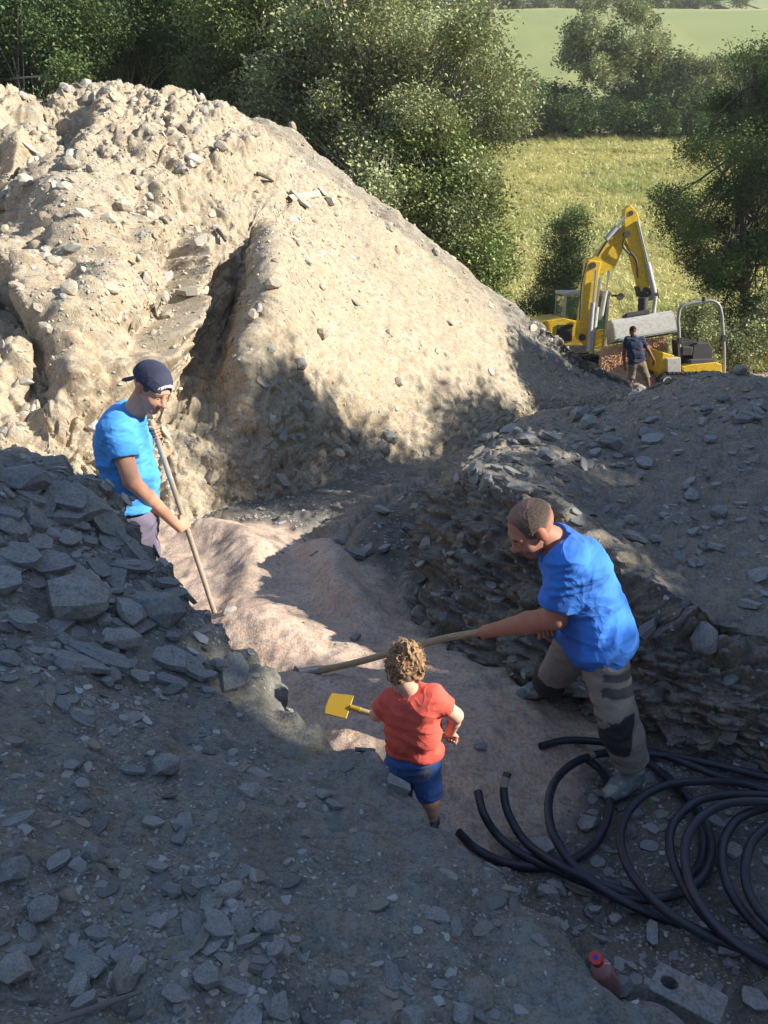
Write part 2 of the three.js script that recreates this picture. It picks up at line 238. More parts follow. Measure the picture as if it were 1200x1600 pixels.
// ------------------------------------------------------------------ the big sunlit spoil mound on the left
let bigMound;
{
  const cols = [ // px, base py, base depth, crest py, crest depth, then offsets towards the viewer for t = .12 .25 .4 .55 .7 .85
    [-420, 800, 5.2, 120, 12.0, [0, 0.2, 0.2, 0.1, 0, 0]],
    [-220, 790, 5.6, 135, 12.3, [0.1, 0.3, 0.3, 0.3, 0.1, 0]],
    [-60, 790, 6.1, 150, 12.5, [0.2, 0.1, -0.5, -0.3, 0.1, 0.2]],
    [40, 795, 6.4, 166, 12.7, [0.3, 0.3, -0.4, -0.8, -0.1, 0.1]],
    [80, 800, 6.6, 182, 12.9, [0.4, 0.5, 0.2, -0.3, 0.0, -0.1]],
    [130, 805, 6.7, 163, 13.0, [0.35, 0.6, 0.5, 0.3, 0.2, 0.0]],
    [175, 810, 6.8, 146, 13.0, [0.2, 0.35, 0.55, 0.45, 0.25, 0.2]],
    [240, 810, 7.0, 160, 13.0, [0.0, -0.3, -0.1, 0.25, 0.4, 0.2]],
    [310, 800, 7.3, 168, 13.0, [0.1, -0.4, -0.5, -0.1, 0.25, 0.25]],
    [360, 790, 7.6, 178, 13.0, [0.3, -0.1, -0.5, -0.35, 0.1, 0.15]],
    [396, 780, 7.75, 193, 13.1, [0.45, 0.7, 0.2, -0.2, 0, 0.1]],
    [432, 770, 7.95, 228, 13.2, [0.38, 0.7, 1.0, 0.72, 0.0, 0.1]],
    [480, 755, 8.4, 266, 13.3, [0.28, 0.48, 0.66, 0.5, 0.1, 0.1]],
    [545, 728, 9.2, 310, 13.6, [0.12, 0.28, 0.3, 0.2, 0.05, 0.1]],
    [620, 703, 10.1, 366, 14.0, [0, 0.05, 0.1, 0.05, 0, 0.1]],
    [710, 675, 11.3, 436, 14.6, [0, 0, 0.05, 0.05, 0, 0.1]],
    [790, 655, 12.6, 492, 15.4, [0, 0, 0, 0.05, 0.1, 0.1]],
    [860, 640, 14.2, 548, 16.6, [0, 0, 0, 0, 0.05, 0.1]],
    [920, 628, 15.8, 582, 18.0, [0, 0, 0, 0, 0, 0]],
    [985, 614, 18.0, 606, 19.6, [0, 0, 0, 0, 0, 0]]];
  const rows = [[], [], [], [], [], [], [], [], [], [], []];
  const N = V(0.1, 0.5, 0.85).normalize();
  for (const [px, bpy, bd, cpy, cd, off] of cols) {
    const b = at(px, bpy, bd), c = at(px, cpy, cd), tt = [0.12, 0.25, 0.4, 0.55, 0.7, 0.85];
    const under = b.clone().add(V(0, -0.5, 0.35)); rows[0].push(under); rows[1].push(b);
    tt.forEach((t, i) => rows[2 + i].push(b.clone().lerp(c, t).addScaledVector(N, off[i])));
    rows[8].push(c);
    rows[9].push(c.clone().add(V(1.2, -0.55, -1.2))); rows[10].push(c.clone().add(V(3.4, -3.8, -4.6)));
  }
  // eroded ribs: a gentle right flank and a steep left one (lines as seen in the photograph, amplitude in metres)
  const RIBS = [[[[285, 395], [242, 478], [192, 555], [160, 630]], 0.5], [[[205, 380], [160, 470], [118, 560], [96, 640]], 0.32], [[[62, 290], [80, 380], [76, 470], [96, 565]], 0.45], [[[20, 250], [-10, 400], [-60, 600]], 0.3], [[[345, 330], [322, 380], [306, 430]], 0.15], [[[160, 230], [150, 300], [140, 360]], 0.15]];
  const ribs = (x, y, z) => { const q = project(x, y, z); let d = 0; for (const [L, A] of RIBS) { if (q[1] < L[0][1] - 40 || q[1] > L[L.length - 1][1] + 40) continue; let k = 0; while (k < L.length - 2 && q[1] > L[k + 1][1]) k++; const t = (q[1] - L[k][1]) / (L[k + 1][1] - L[k][1]), rx = lerp(L[k][0], L[k + 1][0], t), s = (q[0] - rx) * q[2] / FPX + 0.13 * noise(x * 2.2, y * 2.2, z * 2.2) + 0.05 * noise(x * 7, y * 7, z * 7), f = sstep(L[0][1] - 40, L[0][1] + 40, q[1]) * sstep(L[L.length - 1][1] + 40, L[L.length - 1][1] - 30, q[1]); d += A * f * (s > 0 ? Math.exp(-s / 0.55) : sstep(-0.22, 0, s)) - A * f * 0.2 * sstep(-0.9, -0.3, s) * sstep(0.1, -0.25, s); } return d; };
  const geo = gridSurface(rows, 720, 460, (x, y, z, n, u, v) => {
    const left = sstep(-0.8, -3.0, x), steep = sstep(3.4, 1.2, v) * sstep(0.3, 1.2, v), mid = sstep(1, 2, v) * sstep(8.6, 7.4, v);
    const wx = x - 0.5 * y + 0.35 * noise(x * 0.9, y * 0.9, z * 0.9), gully = ridged(wx * 1.5, y * 0.22, z * 0.25, 3);
    const c = cells(x * 3.6, y * 2.8, z * 3.6), c2 = cells(x * 9, y * 9, z * 9);
    let d = ribs(x, y, z) + (0.05 + 0.30 * left) * gully * mid + 0.10 * fbm(x * 1.3, y * 1.3, z * 1.3, 3);
    d += (0.03 + 0.11 * steep + 0.10 * left) * chunk(c) * (0.35 + 0.65 * mid) + (0.016 + 0.06 * steep + 0.06 * left) * chunk(c2) + 0.012 * noise(x * 22, y * 22, z * 22);
    d += (0.025 + 0.03 * left) * fbm(x * 7, y * 7, z * 7, 3) + 0.10 * sstep(6.6, 8, v) * sstep(10, 8, v) * (fbm(x * 2.6, y * 2.6, z * 2.6, 4) * 1.6 + 0.3 * (0.5 - c[0]));
    return d;
  }, (x, y, z, n, u, v) => {
    const n1 = fbm(x * 0.8, y * 0.8, z * 0.8, 4), n2 = noise(x * 6, y * 6, z * 6), c2 = cells(x * 8, y * 8, z * 8)[2];
    let c = mix3(EARTH, [0.42, 0.365, 0.28], clamp(0.35 + n1 * 1.8)); c = mix3(c, [0.29, 0.21, 0.135], clamp(n2 * 1.2 + n1 * 1.4) * 0.6);
    c = mix3(c, [0.30, 0.275, 0.23], sstep(0.72, 1, c2) * 0.5);
    c = mix3(c, [0.31, 0.275, 0.215], clamp(fbm(x * 0.5 + 4, y * 0.5, z * 0.5, 3) * 2.2) * 0.5);
    const far = sstep(14.5, 17, u + n1) * sstep(6.2, 7.6, v + (u - 15) * 0.55); c = mix3(c, SLATE, far * 0.75);
    if (v > 8.2) c = mix3(c, SLATE, 0.5); return c;
  }, [0.1, 0.45, 0]);
  bigMound = structure(mesh('spoil_mound', geo, earthMat), 'tall sunlit mound of dry tan spoil with gullies and broken stone', 'mound');
}

// ------------------------------------------------------------------ the shaded mound with a cut face on the right
let rightMound;
{
  const L = onLevel, A = at;
  const P = [
    // sunk base, base, mid face, cut edge, shoulder, plateau, plateau, crest, back, behind
    [L(600, 960, -0.3), L(628, 930, -0.1), L(640, 880, -0.08), L(655, 820, -0.08), L(675, 770, -0.12), L(700, 735, -0.12), L(745, 700, -0.12), L(790, 672, -0.16), L(830, 655, -0.3), L(850, 645, -0.9)],
    [L(640, 1010, -0.3), L(645, 975, -0.05), A(668, 880, 5.35), A(692, 765, 5.45), A(708, 738, 5.75), A(745, 710, 6.6), A(790, 682, 8.0), A(835, 655, 9.6), A(850, 648, 10.6), L(880, 640, -0.8)],
    [L(700, 1060, -0.3), L(705, 1035, -0.05), A(722, 900, 4.72), A(738, 752, 4.98), A(750, 726, 5.4), A(790, 705, 6.4), A(835, 680, 7.6), A(880, 650, 9.4), A(890, 645, 10.6), L(915, 638, -0.8)],
    [L(790, 1100, -0.3), L(785, 1075, -0.05), A(800, 930, 4.35), A(812, 775, 4.62), A(822, 745, 4.95), A(855, 715, 6.0), A(890, 685, 7.3), A(930, 645, 9.3), A(940, 643, 10.6), L(955, 634, -0.8)],
    [L(885, 1140, -0.3), L(880, 1115, -0.05), A(885, 990, 3.98), A(895, 845, 4.25), A(905, 800, 4.55), A(930, 740, 5.8), A(960, 680, 7.4), A(985, 622, 9.2), A(990, 622, 10.4), L(1000, 625, -0.8)],
    [L(985, 1185, -0.3), L(975, 1155, -0.05), A(980, 1050, 3.66), A(985, 925, 3.88), A(995, 865, 4.2), A(1010, 770, 5.5), A(1030, 680, 7.2), A(1045, 600, 9.0), A(1045, 602, 10.2), L(1045, 618, -0.8)],
    [L(1085, 1210, -0.3), L(1075, 1180, -0.05), A(1080, 1090, 3.50), A(1085, 985, 3.70), A(1090, 910, 4.0), A(1095, 790, 5.4), A(1105, 680, 7.0), A(1110, 590, 8.9), A(1105, 594, 10.2), L(1100, 615, -0.8)],
    [L(1190, 1235, -0.3), L(1180, 1205, -0.05), A(1180, 1120, 3.36), A(1185, 1020, 3.56), A(1190, 930, 3.9), A(1190, 800, 5.3), A(1190, 690, 6.9), A(1190, 590, 8.8), A(1180, 600, 10.2), L(1170, 615, -0.8)],
    [L(1310, 1260, -0.3), L(1300, 1230, -0.05), A(1300, 1140, 3.25), A(1300, 1040, 3.5), A(1300, 950, 3.9), A(1300, 810, 5.3), A(1290, 700, 6.9), A(1285, 600, 8.8), A(1270, 610, 10.4), L(1250, 618, -0.8)],
    [L(1500, 1260, -0.3), L(1480, 1250, -0.05), A(1470, 1140, 3.25), A(1470, 1040, 3.5), A(1470, 950, 3.9), A(1470, 810, 5.4), A(1450, 700, 7.2), A(1430, 600, 9.6), A(1400, 610, 11), L(1370, 618, -0.8)]];
  const rows = P[0].map((_, r) => P.map(c => c[r]));
  const geo = gridSurface(rows, 560, 520, (x, y, z, n, u, v) => {
    const face = sstep(0.6, 1.3, v) * sstep(3.6, 2.8, v) * sstep(0.15, 0.8, u), c = cells(x * 4.5, y * 13, z * 4.5), c2 = cells(x * 12, y * 34, z * 12), top = sstep(3.3, 4.2, v);
    let d = 0.10 * fbm(x * 1.7, y * 1.7, z * 1.7, 3) + face * (0.17 * chunk(c) + 0.085 * chunk(c2) + 0.13 * ridged(x * 2.2, y * 1.5, z * 2.2, 3) - 0.05);
    d += top * (0.05 * chunk(c) + 0.03 * chunk(c2) + 0.12 * fbm(x * 0.9, z * 0.9, 2, 3)) + 0.03 * fbm(x * 8, y * 8, z * 8, 3);
    // a toppled lip of crumbled earth part-way down the face
    d += 0.25 * Math.exp(-Math.pow((u - 5.2 - 0.4 * noise(x * 2, y * 2, z * 2)) / 1.6, 2) - Math.pow((v - 3.2) / 0.45, 2)) * (0.6 + noise(x * 5, y * 5, z * 5));
    return d * sstep(0, 0.5, u + 0.2);
  }, (x, y, z, n, u, v) => {
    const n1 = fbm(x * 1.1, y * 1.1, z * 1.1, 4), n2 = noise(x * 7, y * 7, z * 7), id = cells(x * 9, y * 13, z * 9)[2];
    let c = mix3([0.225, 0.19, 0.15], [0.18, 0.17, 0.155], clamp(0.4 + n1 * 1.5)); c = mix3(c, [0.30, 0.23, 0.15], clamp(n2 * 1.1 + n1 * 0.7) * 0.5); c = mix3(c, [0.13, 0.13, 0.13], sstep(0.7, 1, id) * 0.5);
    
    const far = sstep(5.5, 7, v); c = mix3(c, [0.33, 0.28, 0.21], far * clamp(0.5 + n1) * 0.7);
    return c;
  }, [0.35, 0.5, 0.2]);
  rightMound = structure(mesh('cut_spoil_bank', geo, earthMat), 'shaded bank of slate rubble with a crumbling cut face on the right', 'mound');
}

// ------------------------------------------------------------------ the shaded bank in the foreground
let nearBank;
{
  const E = [[-330, 672, 4.3], [-150, 688, 4.15], [0, 702, 4.0], [85, 716, 3.85], [150, 752, 3.7], [200, 832, 3.55], [250, 905, 3.38], [320, 982, 3.12], [395, 1050, 2.9], [432, 1105, 2.72], [520, 1172, 2.5], [595, 1222, 2.32], [642, 1275, 2.16], [712, 1352, 1.96], [798, 1432, 1.78], [900, 1518, 1.62], [1060, 1614, 1.42], [1330, 1750, 1.15]];
  const I = [[-3.6, 2.25, -3.2], [-3.1, 2.1, -2.6], [-2.75, 1.95, -2.15], [-2.5, 1.88, -1.85], [-2.3, 1.82, -1.6], [-2.15, 1.75, -1.35], [-2.0, 1.68, -1.1], [-1.85, 1.6, -0.85], [-1.7, 1.52, -0.6], [-1.55, 1.46, -0.4], [-1.4, 1.4, -0.2], [-1.25, 1.33, 0], [-1.1, 1.27, 0.15], [-0.9, 1.2, 0.3], [-0.65, 1.12, 0.5], [-0.4, 1.03, 0.7], [0, 0.92, 0.9], [0.6, 0.8, 1.1]];
  const rows = [[], [], [], [], [], [], [], []];
  E.forEach(([px, py, d], i) => {
    const e = at(px, py, d), p = V(...I[i]), out = e.clone().sub(p).setY(0).normalize();
    const k = i < 4 ? 1.25 : 1;
    rows[0].push(p); rows[1].push(p.clone().lerp(e, 0.25)); rows[2].push(p.clone().lerp(e, 0.5).add(V(0, 0.02, 0))); rows[3].push(p.clone().lerp(e, 0.75).add(V(0, 0.03, 0)));
    rows[4].push(e); rows[5].push(e.clone().addScaledVector(out, 0.12).add(V(0, -0.22 * k, 0))); rows[6].push(V(e.x, 0, e.z).addScaledVector(out, 0.26).setY(e.y * 0.3)); rows[7].push(V(e.x, 0, e.z).addScaledVector(out, 0.36).setY(-0.25));
  });
  const geo = gridSurface(rows, 620, 430, (x, y, z, n, u, v) => {
    const rub = sstep(3.0, 0.6, Math.hypot(x + 1.0, (z + 0.9) * 1.1) * 1.6), ledge = sstep(3.2, 4, v) * sstep(6.5, 5, v), upper = sstep(-2.0, -3.2, z);
    const lay = y * 9 + 0.6 * noise(x * 3, y * 3, z * 3), c = cells(x * 6, y * 10, z * 6), c2 = cells(x * 16, y * 24, z * 16);
    let d = 0.10 * fbm(x * 1.6, y * 1.6, z * 1.6, 3) + 0.028 * fbm(x * 6, y * 6, z * 6, 3) + (0.015 + 0.05 * rub + 0.04 * upper) * (0.5 - c[0]) + (0.004 + 0.016 * rub + 0.012 * upper) * (0.5 - c2[0]);
    d += ledge * (0.06 * (0.5 - c[0]) + 0.03 * Math.abs(noise(lay, x * 2, z * 2)) + 0.05 * noise(x * 4, y * 4, z * 4)) + 0.003 * noise(x * 45, y * 45, z * 45);
    return d;
  }, (x, y, z, n, u, v) => {
    const n1 = fbm(x * 1.4, y * 1.4, z * 1.4, 4), n2 = noise(x * 8, y * 8, z * 8), id = cells(x * 12, y * 16, z * 12)[2];
    let c = mix3([0.215, 0.20, 0.165], [0.195, 0.195, 0.185], clamp(0.5 + n1 * 1.7)); c = mix3(c, [0.25, 0.215, 0.15], clamp(n2 + n1) * 0.45); c = mix3(c, [0.12, 0.12, 0.118], sstep(0.72, 1, id) * 0.45);
    const dk = clamp(fbm(x * 2.5 + 3, y * 2.5, z * 2.5, 3) * 2); return mix3(c, [0.14, 0.125, 0.10], dk * 0.5);
  }, [0.1, 0.7, 0.3]);
  nearBank = structure(mesh('slate_bank', geo, earthMat), 'blue grey shaded bank of slate scree in the foreground', 'bank');
}
// ------------------------------------------------------------------ stones, slabs and scree
const planarUV = g => { const p = g.attributes.position, n = g.attributes.normal, uv = new Float32Array(p.count * 2); for (let i = 0; i < p.count; i++) { const a = Math.abs(n.getX(i)), b = Math.abs(n.getY(i)), c = Math.abs(n.getZ(i)), x = p.getX(i), y = p.getY(i), z = p.getZ(i), q = b >= a && b >= c ? [x, z] : a >= c ? [z, y] : [x, y]; uv[i * 2] = q[0] * 0.45 + 0.13; uv[i * 2 + 1] = q[1] * 0.45 + 0.37; } g.setAttribute('uv', new THREE.BufferAttribute(uv, 2)); return g; };
function slabGeo() { // a flat split of slate, about 1 x 0.2 x 0.7
  const k = 5 + Math.floor(rnd() * 4), pts = [], tilt = rr(-0.12, 0.12);
  for (let i = 0; i < k; i++) { const a = (i + rr(-0.3, 0.3)) / k * 6.283, r = rr(0.36, 0.52), x = Math.cos(a) * r, z = Math.sin(a) * r * rr(0.55, 0.8); pts.push(V(x, 0.1 + x * tilt + rr(-0.03, 0.03), z), V(x * rr(0.86, 1.06), -0.1 + rr(-0.03, 0.03), z * rr(0.86, 1.06))); }
  return planarUV(new ConvexGeometry(pts));
}
function rockGeo() { // a broken block, about 1 x 0.65 x 0.75
  const pts = [], k = 20; for (let i = 0; i < k; i++) { const y = 1 - 2 * (i + 0.5) / k, a = i * 2.4 + rr(-0.4, 0.4), r = Math.sqrt(1 - y * y); pts.push(V(Math.cos(a) * r * rr(0.36, 0.55), y * rr(0.22, 0.40), Math.sin(a) * r * rr(0.28, 0.46))); }
  return planarUV(new ConvexGeometry(pts));
}
const SLABS = Array.from({ length: 10 }, slabGeo), ROCKS = Array.from({ length: 8 }, rockGeo);
const stoneMat = (r, g, b) => std(r, g, b, 0.85, { map: gritA });
const SLATE_MATS = [stoneMat(0.215, 0.22, 0.22), stoneMat(0.255, 0.255, 0.25), stoneMat(0.15, 0.15, 0.145), stoneMat(0.235, 0.22, 0.185), stoneMat(0.29, 0.285, 0.27)];
const TAN_MATS = [stoneMat(0.42, 0.37, 0.295), stoneMat(0.35, 0.31, 0.25), stoneMat(0.46, 0.42, 0.36), stoneMat(0.30, 0.25, 0.19), stoneMat(0.33, 0.32, 0.30)];

function sampler(m, mask) {
  const p = m.geometry.attributes.position, n = m.geometry.attributes.normal, cum = [], ids = []; let s = 0;
  const sr = m.geometry.index.array;
  for (let t = 0; t < sr.length; t += 6) {
    const a = sr[t], b = sr[t + 1], c = sr[t + 2], x = p.getX(a), y = p.getY(a), z = p.getZ(a), q = project(x, y, z);
    if (q[2] < 0.15 || q[0] < -160 || q[0] > 1360 || q[1] > 1750) continue;
    const e1x = p.getX(b) - x, e1z = p.getZ(b) - z, e1y = p.getY(b) - y, e2x = p.getX(c) - x, e2y = p.getY(c) - y, e2z = p.getZ(c) - z;
    const ar = Math.hypot(e1y * e2z - e1z * e2y, e1z * e2x - e1x * e2z, e1x * e2y - e1y * e2x), w = ar * mask(x, y, z, n.getY(a), q); if (!(w > 0)) continue;
    s += w; cum.push(s); ids.push(a);
  }
  return () => { const r = rnd() * s; let lo = 0, hi = cum.length - 1; while (lo < hi) { const k = lo + hi >> 1; if (cum[k] < r) lo = k + 1; else hi = k; } const a = ids[lo]; return { p: V(p.getX(a), p.getY(a), p.getZ(a)), n: V(n.getX(a), n.getY(a), n.getZ(a)) }; };
}
const UP = V(0, 1, 0), tmpQ = new THREE.Quaternion(), tmpQ2 = new THREE.Quaternion();
function restOn(n, tilt, yaw) { const q = new THREE.Quaternion().setFromUnitVectors(UP, n.clone().lerp(UP, 0.25).add(V(rr(-tilt, tilt), rr(-tilt, tilt) * 0.5, rr(-tilt, tilt))).normalize()); return q.multiply(tmpQ2.setFromAxisAngle(UP, yaw)).clone(); }
function nearestOn(m, px, py) { // the point of a surface seen at a place in the photograph, front-most
  const p = m.geometry.attributes.position, n = m.geometry.attributes.normal; let best = -1, bd = 1e9;
  for (let i = 0; i < p.count; i++) { const q = project(p.getX(i), p.getY(i), p.getZ(i)); if (q[2] < 0.15) continue; const d = Math.hypot(q[0] - px, q[1] - py) + q[2] * 1.5; if (d < bd) { bd = d; best = i; } }
  return { p: V(p.getX(best), p.getY(best), p.getZ(best)), n: V(n.getX(best), n.getY(best), n.getZ(best)) };
}
function strew(m, { mats, mask, big, sizes, pow = 2.2, chips, chipSize, rockShare = 0.25, tilt = 0.25, hero = [], chipColors, far = 30 }) {
  const list = [];
  for (const [px, py, wpx, kind, yaw = 0, flat = 1, deep = 1] of hero) {
    const { p, n } = nearestOn(m, px, py), q = project(p.x, p.y, p.z), s = wpx * q[2] / FPX;
    list.push({ p, q: restOn(n, 0.08, yaw), s: V(s, s * flat, s * deep), rock: kind === 'rock', px: 1e4, mi: pick([0, 1, 1, 4]), up: 0.1 });
  }
  const smp = sampler(m, mask);
  for (let i = 0; i < big; i++) {
    const { p, n } = smp(), s = sizes[0] * Math.pow(sizes[1] / sizes[0], Math.pow(rnd(), pow)), q = project(p.x, p.y, p.z), rock = rnd() < rockShare;
    list.push({ p, q: restOn(n, tilt, rr(0, 6.28)), s: V(s * rr(0.8, 1.2), s * (rock ? rr(0.7, 1.1) : rr(0.25, 0.7)), s * rr(0.7, 1.1)), rock, px: s * FPX / q[2], mi: Math.floor(rnd() * mats.length) });
  }
  list.sort((a, b) => b.px - a.px);
  const rest = [];
  list.forEach((o, i) => {
    if (i >= 300) { rest.push(o); return; }
    const s = mesh(o.rock ? 'stone' : 'slate_slab', o.rock ? pick(ROCKS) : pick(SLABS), mats[o.mi], m);
    s.position.copy(o.p).addScaledVector(UP, o.s.y * ((o.rock ? 0.10 : 0.05) + (o.up || 0))); s.quaternion.copy(o.q); s.scale.copy(o.s);
  });
  for (let i = 0; i < chips; i++) { const { p, n } = smp(), s = Math.max(1, -p.z / far) * chipSize[0] * Math.pow(chipSize[1] / chipSize[0], Math.pow(rnd(), 1.8)); rest.push({ p, q: restOn(n, 0.4, rr(0, 6.28)), s: V(s, s * rr(0.3, 0.9), s * rr(0.6, 1.1)), rock: rnd() < rockShare * 0.6 }); }
  const kinds = [['slate_chips', SLABS[3], false], ['pebbles', ROCKS[2], true]], M = new THREE.Matrix4(), col = new THREE.Color();
  for (const [nm, g, rk] of kinds) {
    const a = rest.filter(o => o.rock === rk); if (!a.length) continue;
    const im = new THREE.InstancedMesh(g, chipMat, a.length); im.name = nm; im.userData.kind = 'stuff'; im.castShadow = im.receiveShadow = true;
    a.forEach((o, i) => { M.compose(o.p, o.q, o.s); im.setMatrixAt(i, M); const c = pick(chipColors), k = rr(0.75, 1.2); im.setColorAt(i, col.setRGB(c[0] * k, c[1] * k, c[2] * k)); });
    m.add(im);
  }
}
const chipMat = new THREE.MeshStandardMaterial({ color: 0xffffff, roughness: 0.9 });
const SLATE_CHIPS = [[0.20, 0.20, 0.195], [0.26, 0.26, 0.255], [0.15, 0.148, 0.14], [0.24, 0.215, 0.175], [0.33, 0.33, 0.32]];
const TAN_CHIPS = [[0.40, 0.345, 0.265], [0.34, 0.29, 0.225], [0.45, 0.41, 0.345], [0.29, 0.24, 0.18], [0.30, 0.29, 0.27]];

strew(nearBank, {
  mats: SLATE_MATS, chipColors: SLATE_CHIPS, big: 3800, sizes: [0.016, 0.11], pow: 2.3, chips: 40000, chipSize: [0.004, 0.02], rockShare: 0.10, tilt: 0.3,
  mask: (x, y, z, ny, q) => { const corner = sstep(560, 150, Math.hypot(q[0] - 120, (q[1] - 1530) * 1.0)), top = sstep(330, 60, Math.hypot((q[0] - 130) * 0.8, q[1] - 930)), foot = sstep(260, 60, Math.hypot((q[0] - 560) * 0.6, q[1] - 1540)); return (0.035 + corner * 1.2 + top * 1.1 + foot * 0.45) * (ny > 0.2 ? 1 : 0.3) * (0.6 + noise(x * 4, y * 4, z * 4)); },
  hero: [[40, 760, 88, 'rock', 0.2, 0.8], [122, 960, 118, 'rock', 0.4, 1.0], [118, 918, 120, 'slab', 0.2, 0.35, 1.1], [192, 1010, 74, 'rock', 0.1, 0.75], [250, 968, 100, 'rock', 0.3, 0.9], [160, 1038, 128, 'slab', -0.1, 0.55, 0.5], [78, 888, 92, 'slab', 0.1, 0.6], [22, 882, 66, 'slab', 0.5, 0.5], [155, 896, 48, 'slab', 0], [38, 972, 54, 'slab', 0.3], [268, 1068, 66, 'slab', 0.15, 0.6, 0.6], [326, 1060, 38, 'slab', 0.5], [220, 1062, 38, 'slab', 0], [168, 1070, 26, 'rock', 0], [262, 915, 46, 'slab', 0.8, 0.8], [270, 1000, 30, 'rock', 0], [388, 1072, 40, 'rock', 0.3], [345, 1045, 34, 'rock', 0], [300, 930, 40, 'slab', 0.4], [112, 1200, 34, 'slab', 0.7], [262, 1205, 60, 'rock', 0.5], [675, 1430, 68, 'slab', 0.3, 0.3, 1.1], [520, 1262, 34, 'slab', 0], [505, 1245, 26, 'rock', 0], [64, 1430, 56, 'rock', 0.4], [245, 1362, 40, 'slab', 0.2], [328, 1535, 56, 'rock', 0.2], [388, 1478, 58, 'slab', 0.8, 1, 0.5], [338, 1462, 54, 'slab', 0], [28, 1522, 62, 'rock', 0.1], [136, 1566, 50, 'slab', 0.4], [425, 1440, 44, 'slab', 0.6], [270, 1395, 36, 'rock', 0], [20, 1370, 60, 'rock', 0.5], [95, 1350, 50, 'slab', 1.2], [48, 1490, 44, 'slab', 0.9], [270, 1560, 50, 'slab', 0], [530, 1540, 44, 'rock', 0.3], [210, 1520, 44, 'rock', 0.9], [140, 780, 36, 'slab', 0], [185, 850, 50, 'slab', 0.5, 0.7], [60, 830, 40, 'rock', 0.2], [110, 850, 44, 'slab', 0.7], [15, 810, 52, 'slab', 0.2], [205, 885, 40, 'slab', 0.1], [620, 1232, 60, 'slab', 0.3, 0.9, 0.8], [240, 490 + 800, 40, 'slab', 0.3], ...Array.from({ length: 75 }, () => { const py = rr(745, 1085), lim = py < 900 ? 95 + (py - 745) * 0.95 : 245 + (py - 900) * 0.85; return [rr(-10, lim), py, 28 + 75 * Math.pow(rnd(), 2), rnd() < 0.2 ? 'rock' : 'slab', rr(0, 3), rr(0.35, 0.8), rr(0.7, 1.1)]; })]
});
strew(rightMound, {
  mats: SLATE_MATS, chipColors: SLATE_CHIPS, big: 6500, sizes: [0.028, 0.16], pow: 2.2, far: 5, chips: 26000, chipSize: [0.009, 0.038], rockShare: 0.2, tilt: 0.3,
  mask: (x, y, z, ny, q) => (ny > 0.55 ? 1 : 0.9) * (0.5 + 0.7 * noise(x * 2, y * 2, z * 2)) * (0.8 + sstep(720, 600, q[1])),
  hero: [[1020, 690, 50, 'slab', 0.4, 0.6], [860, 688, 40, 'slab', 0.2], [740, 738, 30, 'rock', 0], [955, 697, 34, 'slab', 0], [970, 730, 26, 'slab', 0.6], [905, 655, 40, 'rock', 0.2], [920, 665, 34, 'rock', 0.7], [890, 648, 30, 'rock', 0], [1110, 690, 30, 'slab', 0.9], [1060, 710, 26, 'slab', 0.3], [1120, 860, 40, 'slab', 0.4], [930, 710, 30, 'slab', 1.2], [800, 738, 36, 'slab', 0.1, 0.5], [1160, 660, 40, 'slab', 0.3], [1155, 582, 28, 'rock', 0.3], [1130, 628, 26, 'rock', 0.8], [860, 965, 60, 'slab', 0.9, 0.8], [1010, 990, 50, 'slab', 0.5], [1100, 1010, 60, 'rock', 0.4], [1170, 950, 44, 'slab', 0.1], ...Array.from({ length: 80 }, () => { const px = rr(735, 1210), py = lerp(640, 760 + (px - 735) * 0.38, rnd()); return [px, py, 16 + 34 * Math.pow(rnd(), 2), rnd() < 0.3 ? 'rock' : 'slab', rr(0, 3), rr(0.4, 0.9), rr(0.7, 1.1)]; })]
});
strew(bigMound, {
  mats: TAN_MATS, chipColors: TAN_CHIPS, big: 4500, sizes: [0.04, 0.27], pow: 2.8, chips: 52000, chipSize: [0.015, 0.065], rockShare: 0.5, tilt: 0.35,
  mask: (x, y, z, ny, q) => { const a = sstep(420, 80, Math.hypot((q[0] - 270) * 0.7, q[1] - 300)), f = sstep(650, 720, q[1]); return (0.14 + a + f * 1.3 + sstep(330, 180, q[0]) * 0.5 + sstep(460, 560, q[1]) * sstep(760, 900, q[0]) * 1.5) * (0.6 + noise(x * 1.5, y * 1.5, z * 1.5)); },
  hero: [[195, 328, 32, 'rock', 0.4], [300, 462, 50, 'slab', 0.2, 0.8], [395, 498, 30, 'rock', 0.2], [425, 450, 32, 'rock', 0.1], [470, 315, 48, 'slab', -0.2, 0.5, 0.45], [415, 283, 30, 'slab', 0.3, 0.5, 0.4], [110, 262, 34, 'rock', 0], [125, 250, 30, 'rock', 0.6], [145, 270, 26, 'rock', 0.9], [220, 295, 24, 'slab', 1.2], [345, 415, 20, 'rock', 0.2], [340, 360, 26, 'slab', 1.0], [288, 205, 24, 'rock', 0.3], [270, 228, 16, 'rock', 0], [440, 755, 40, 'slab', 0.2], [345, 820, 40, 'slab', 0.5], [380, 825, 30, 'rock', 0], [610, 690, 34, 'rock', 0.4], [535, 770, 30, 'slab', 0.3], [170, 152, 32, 'rock', 0.2]]
});
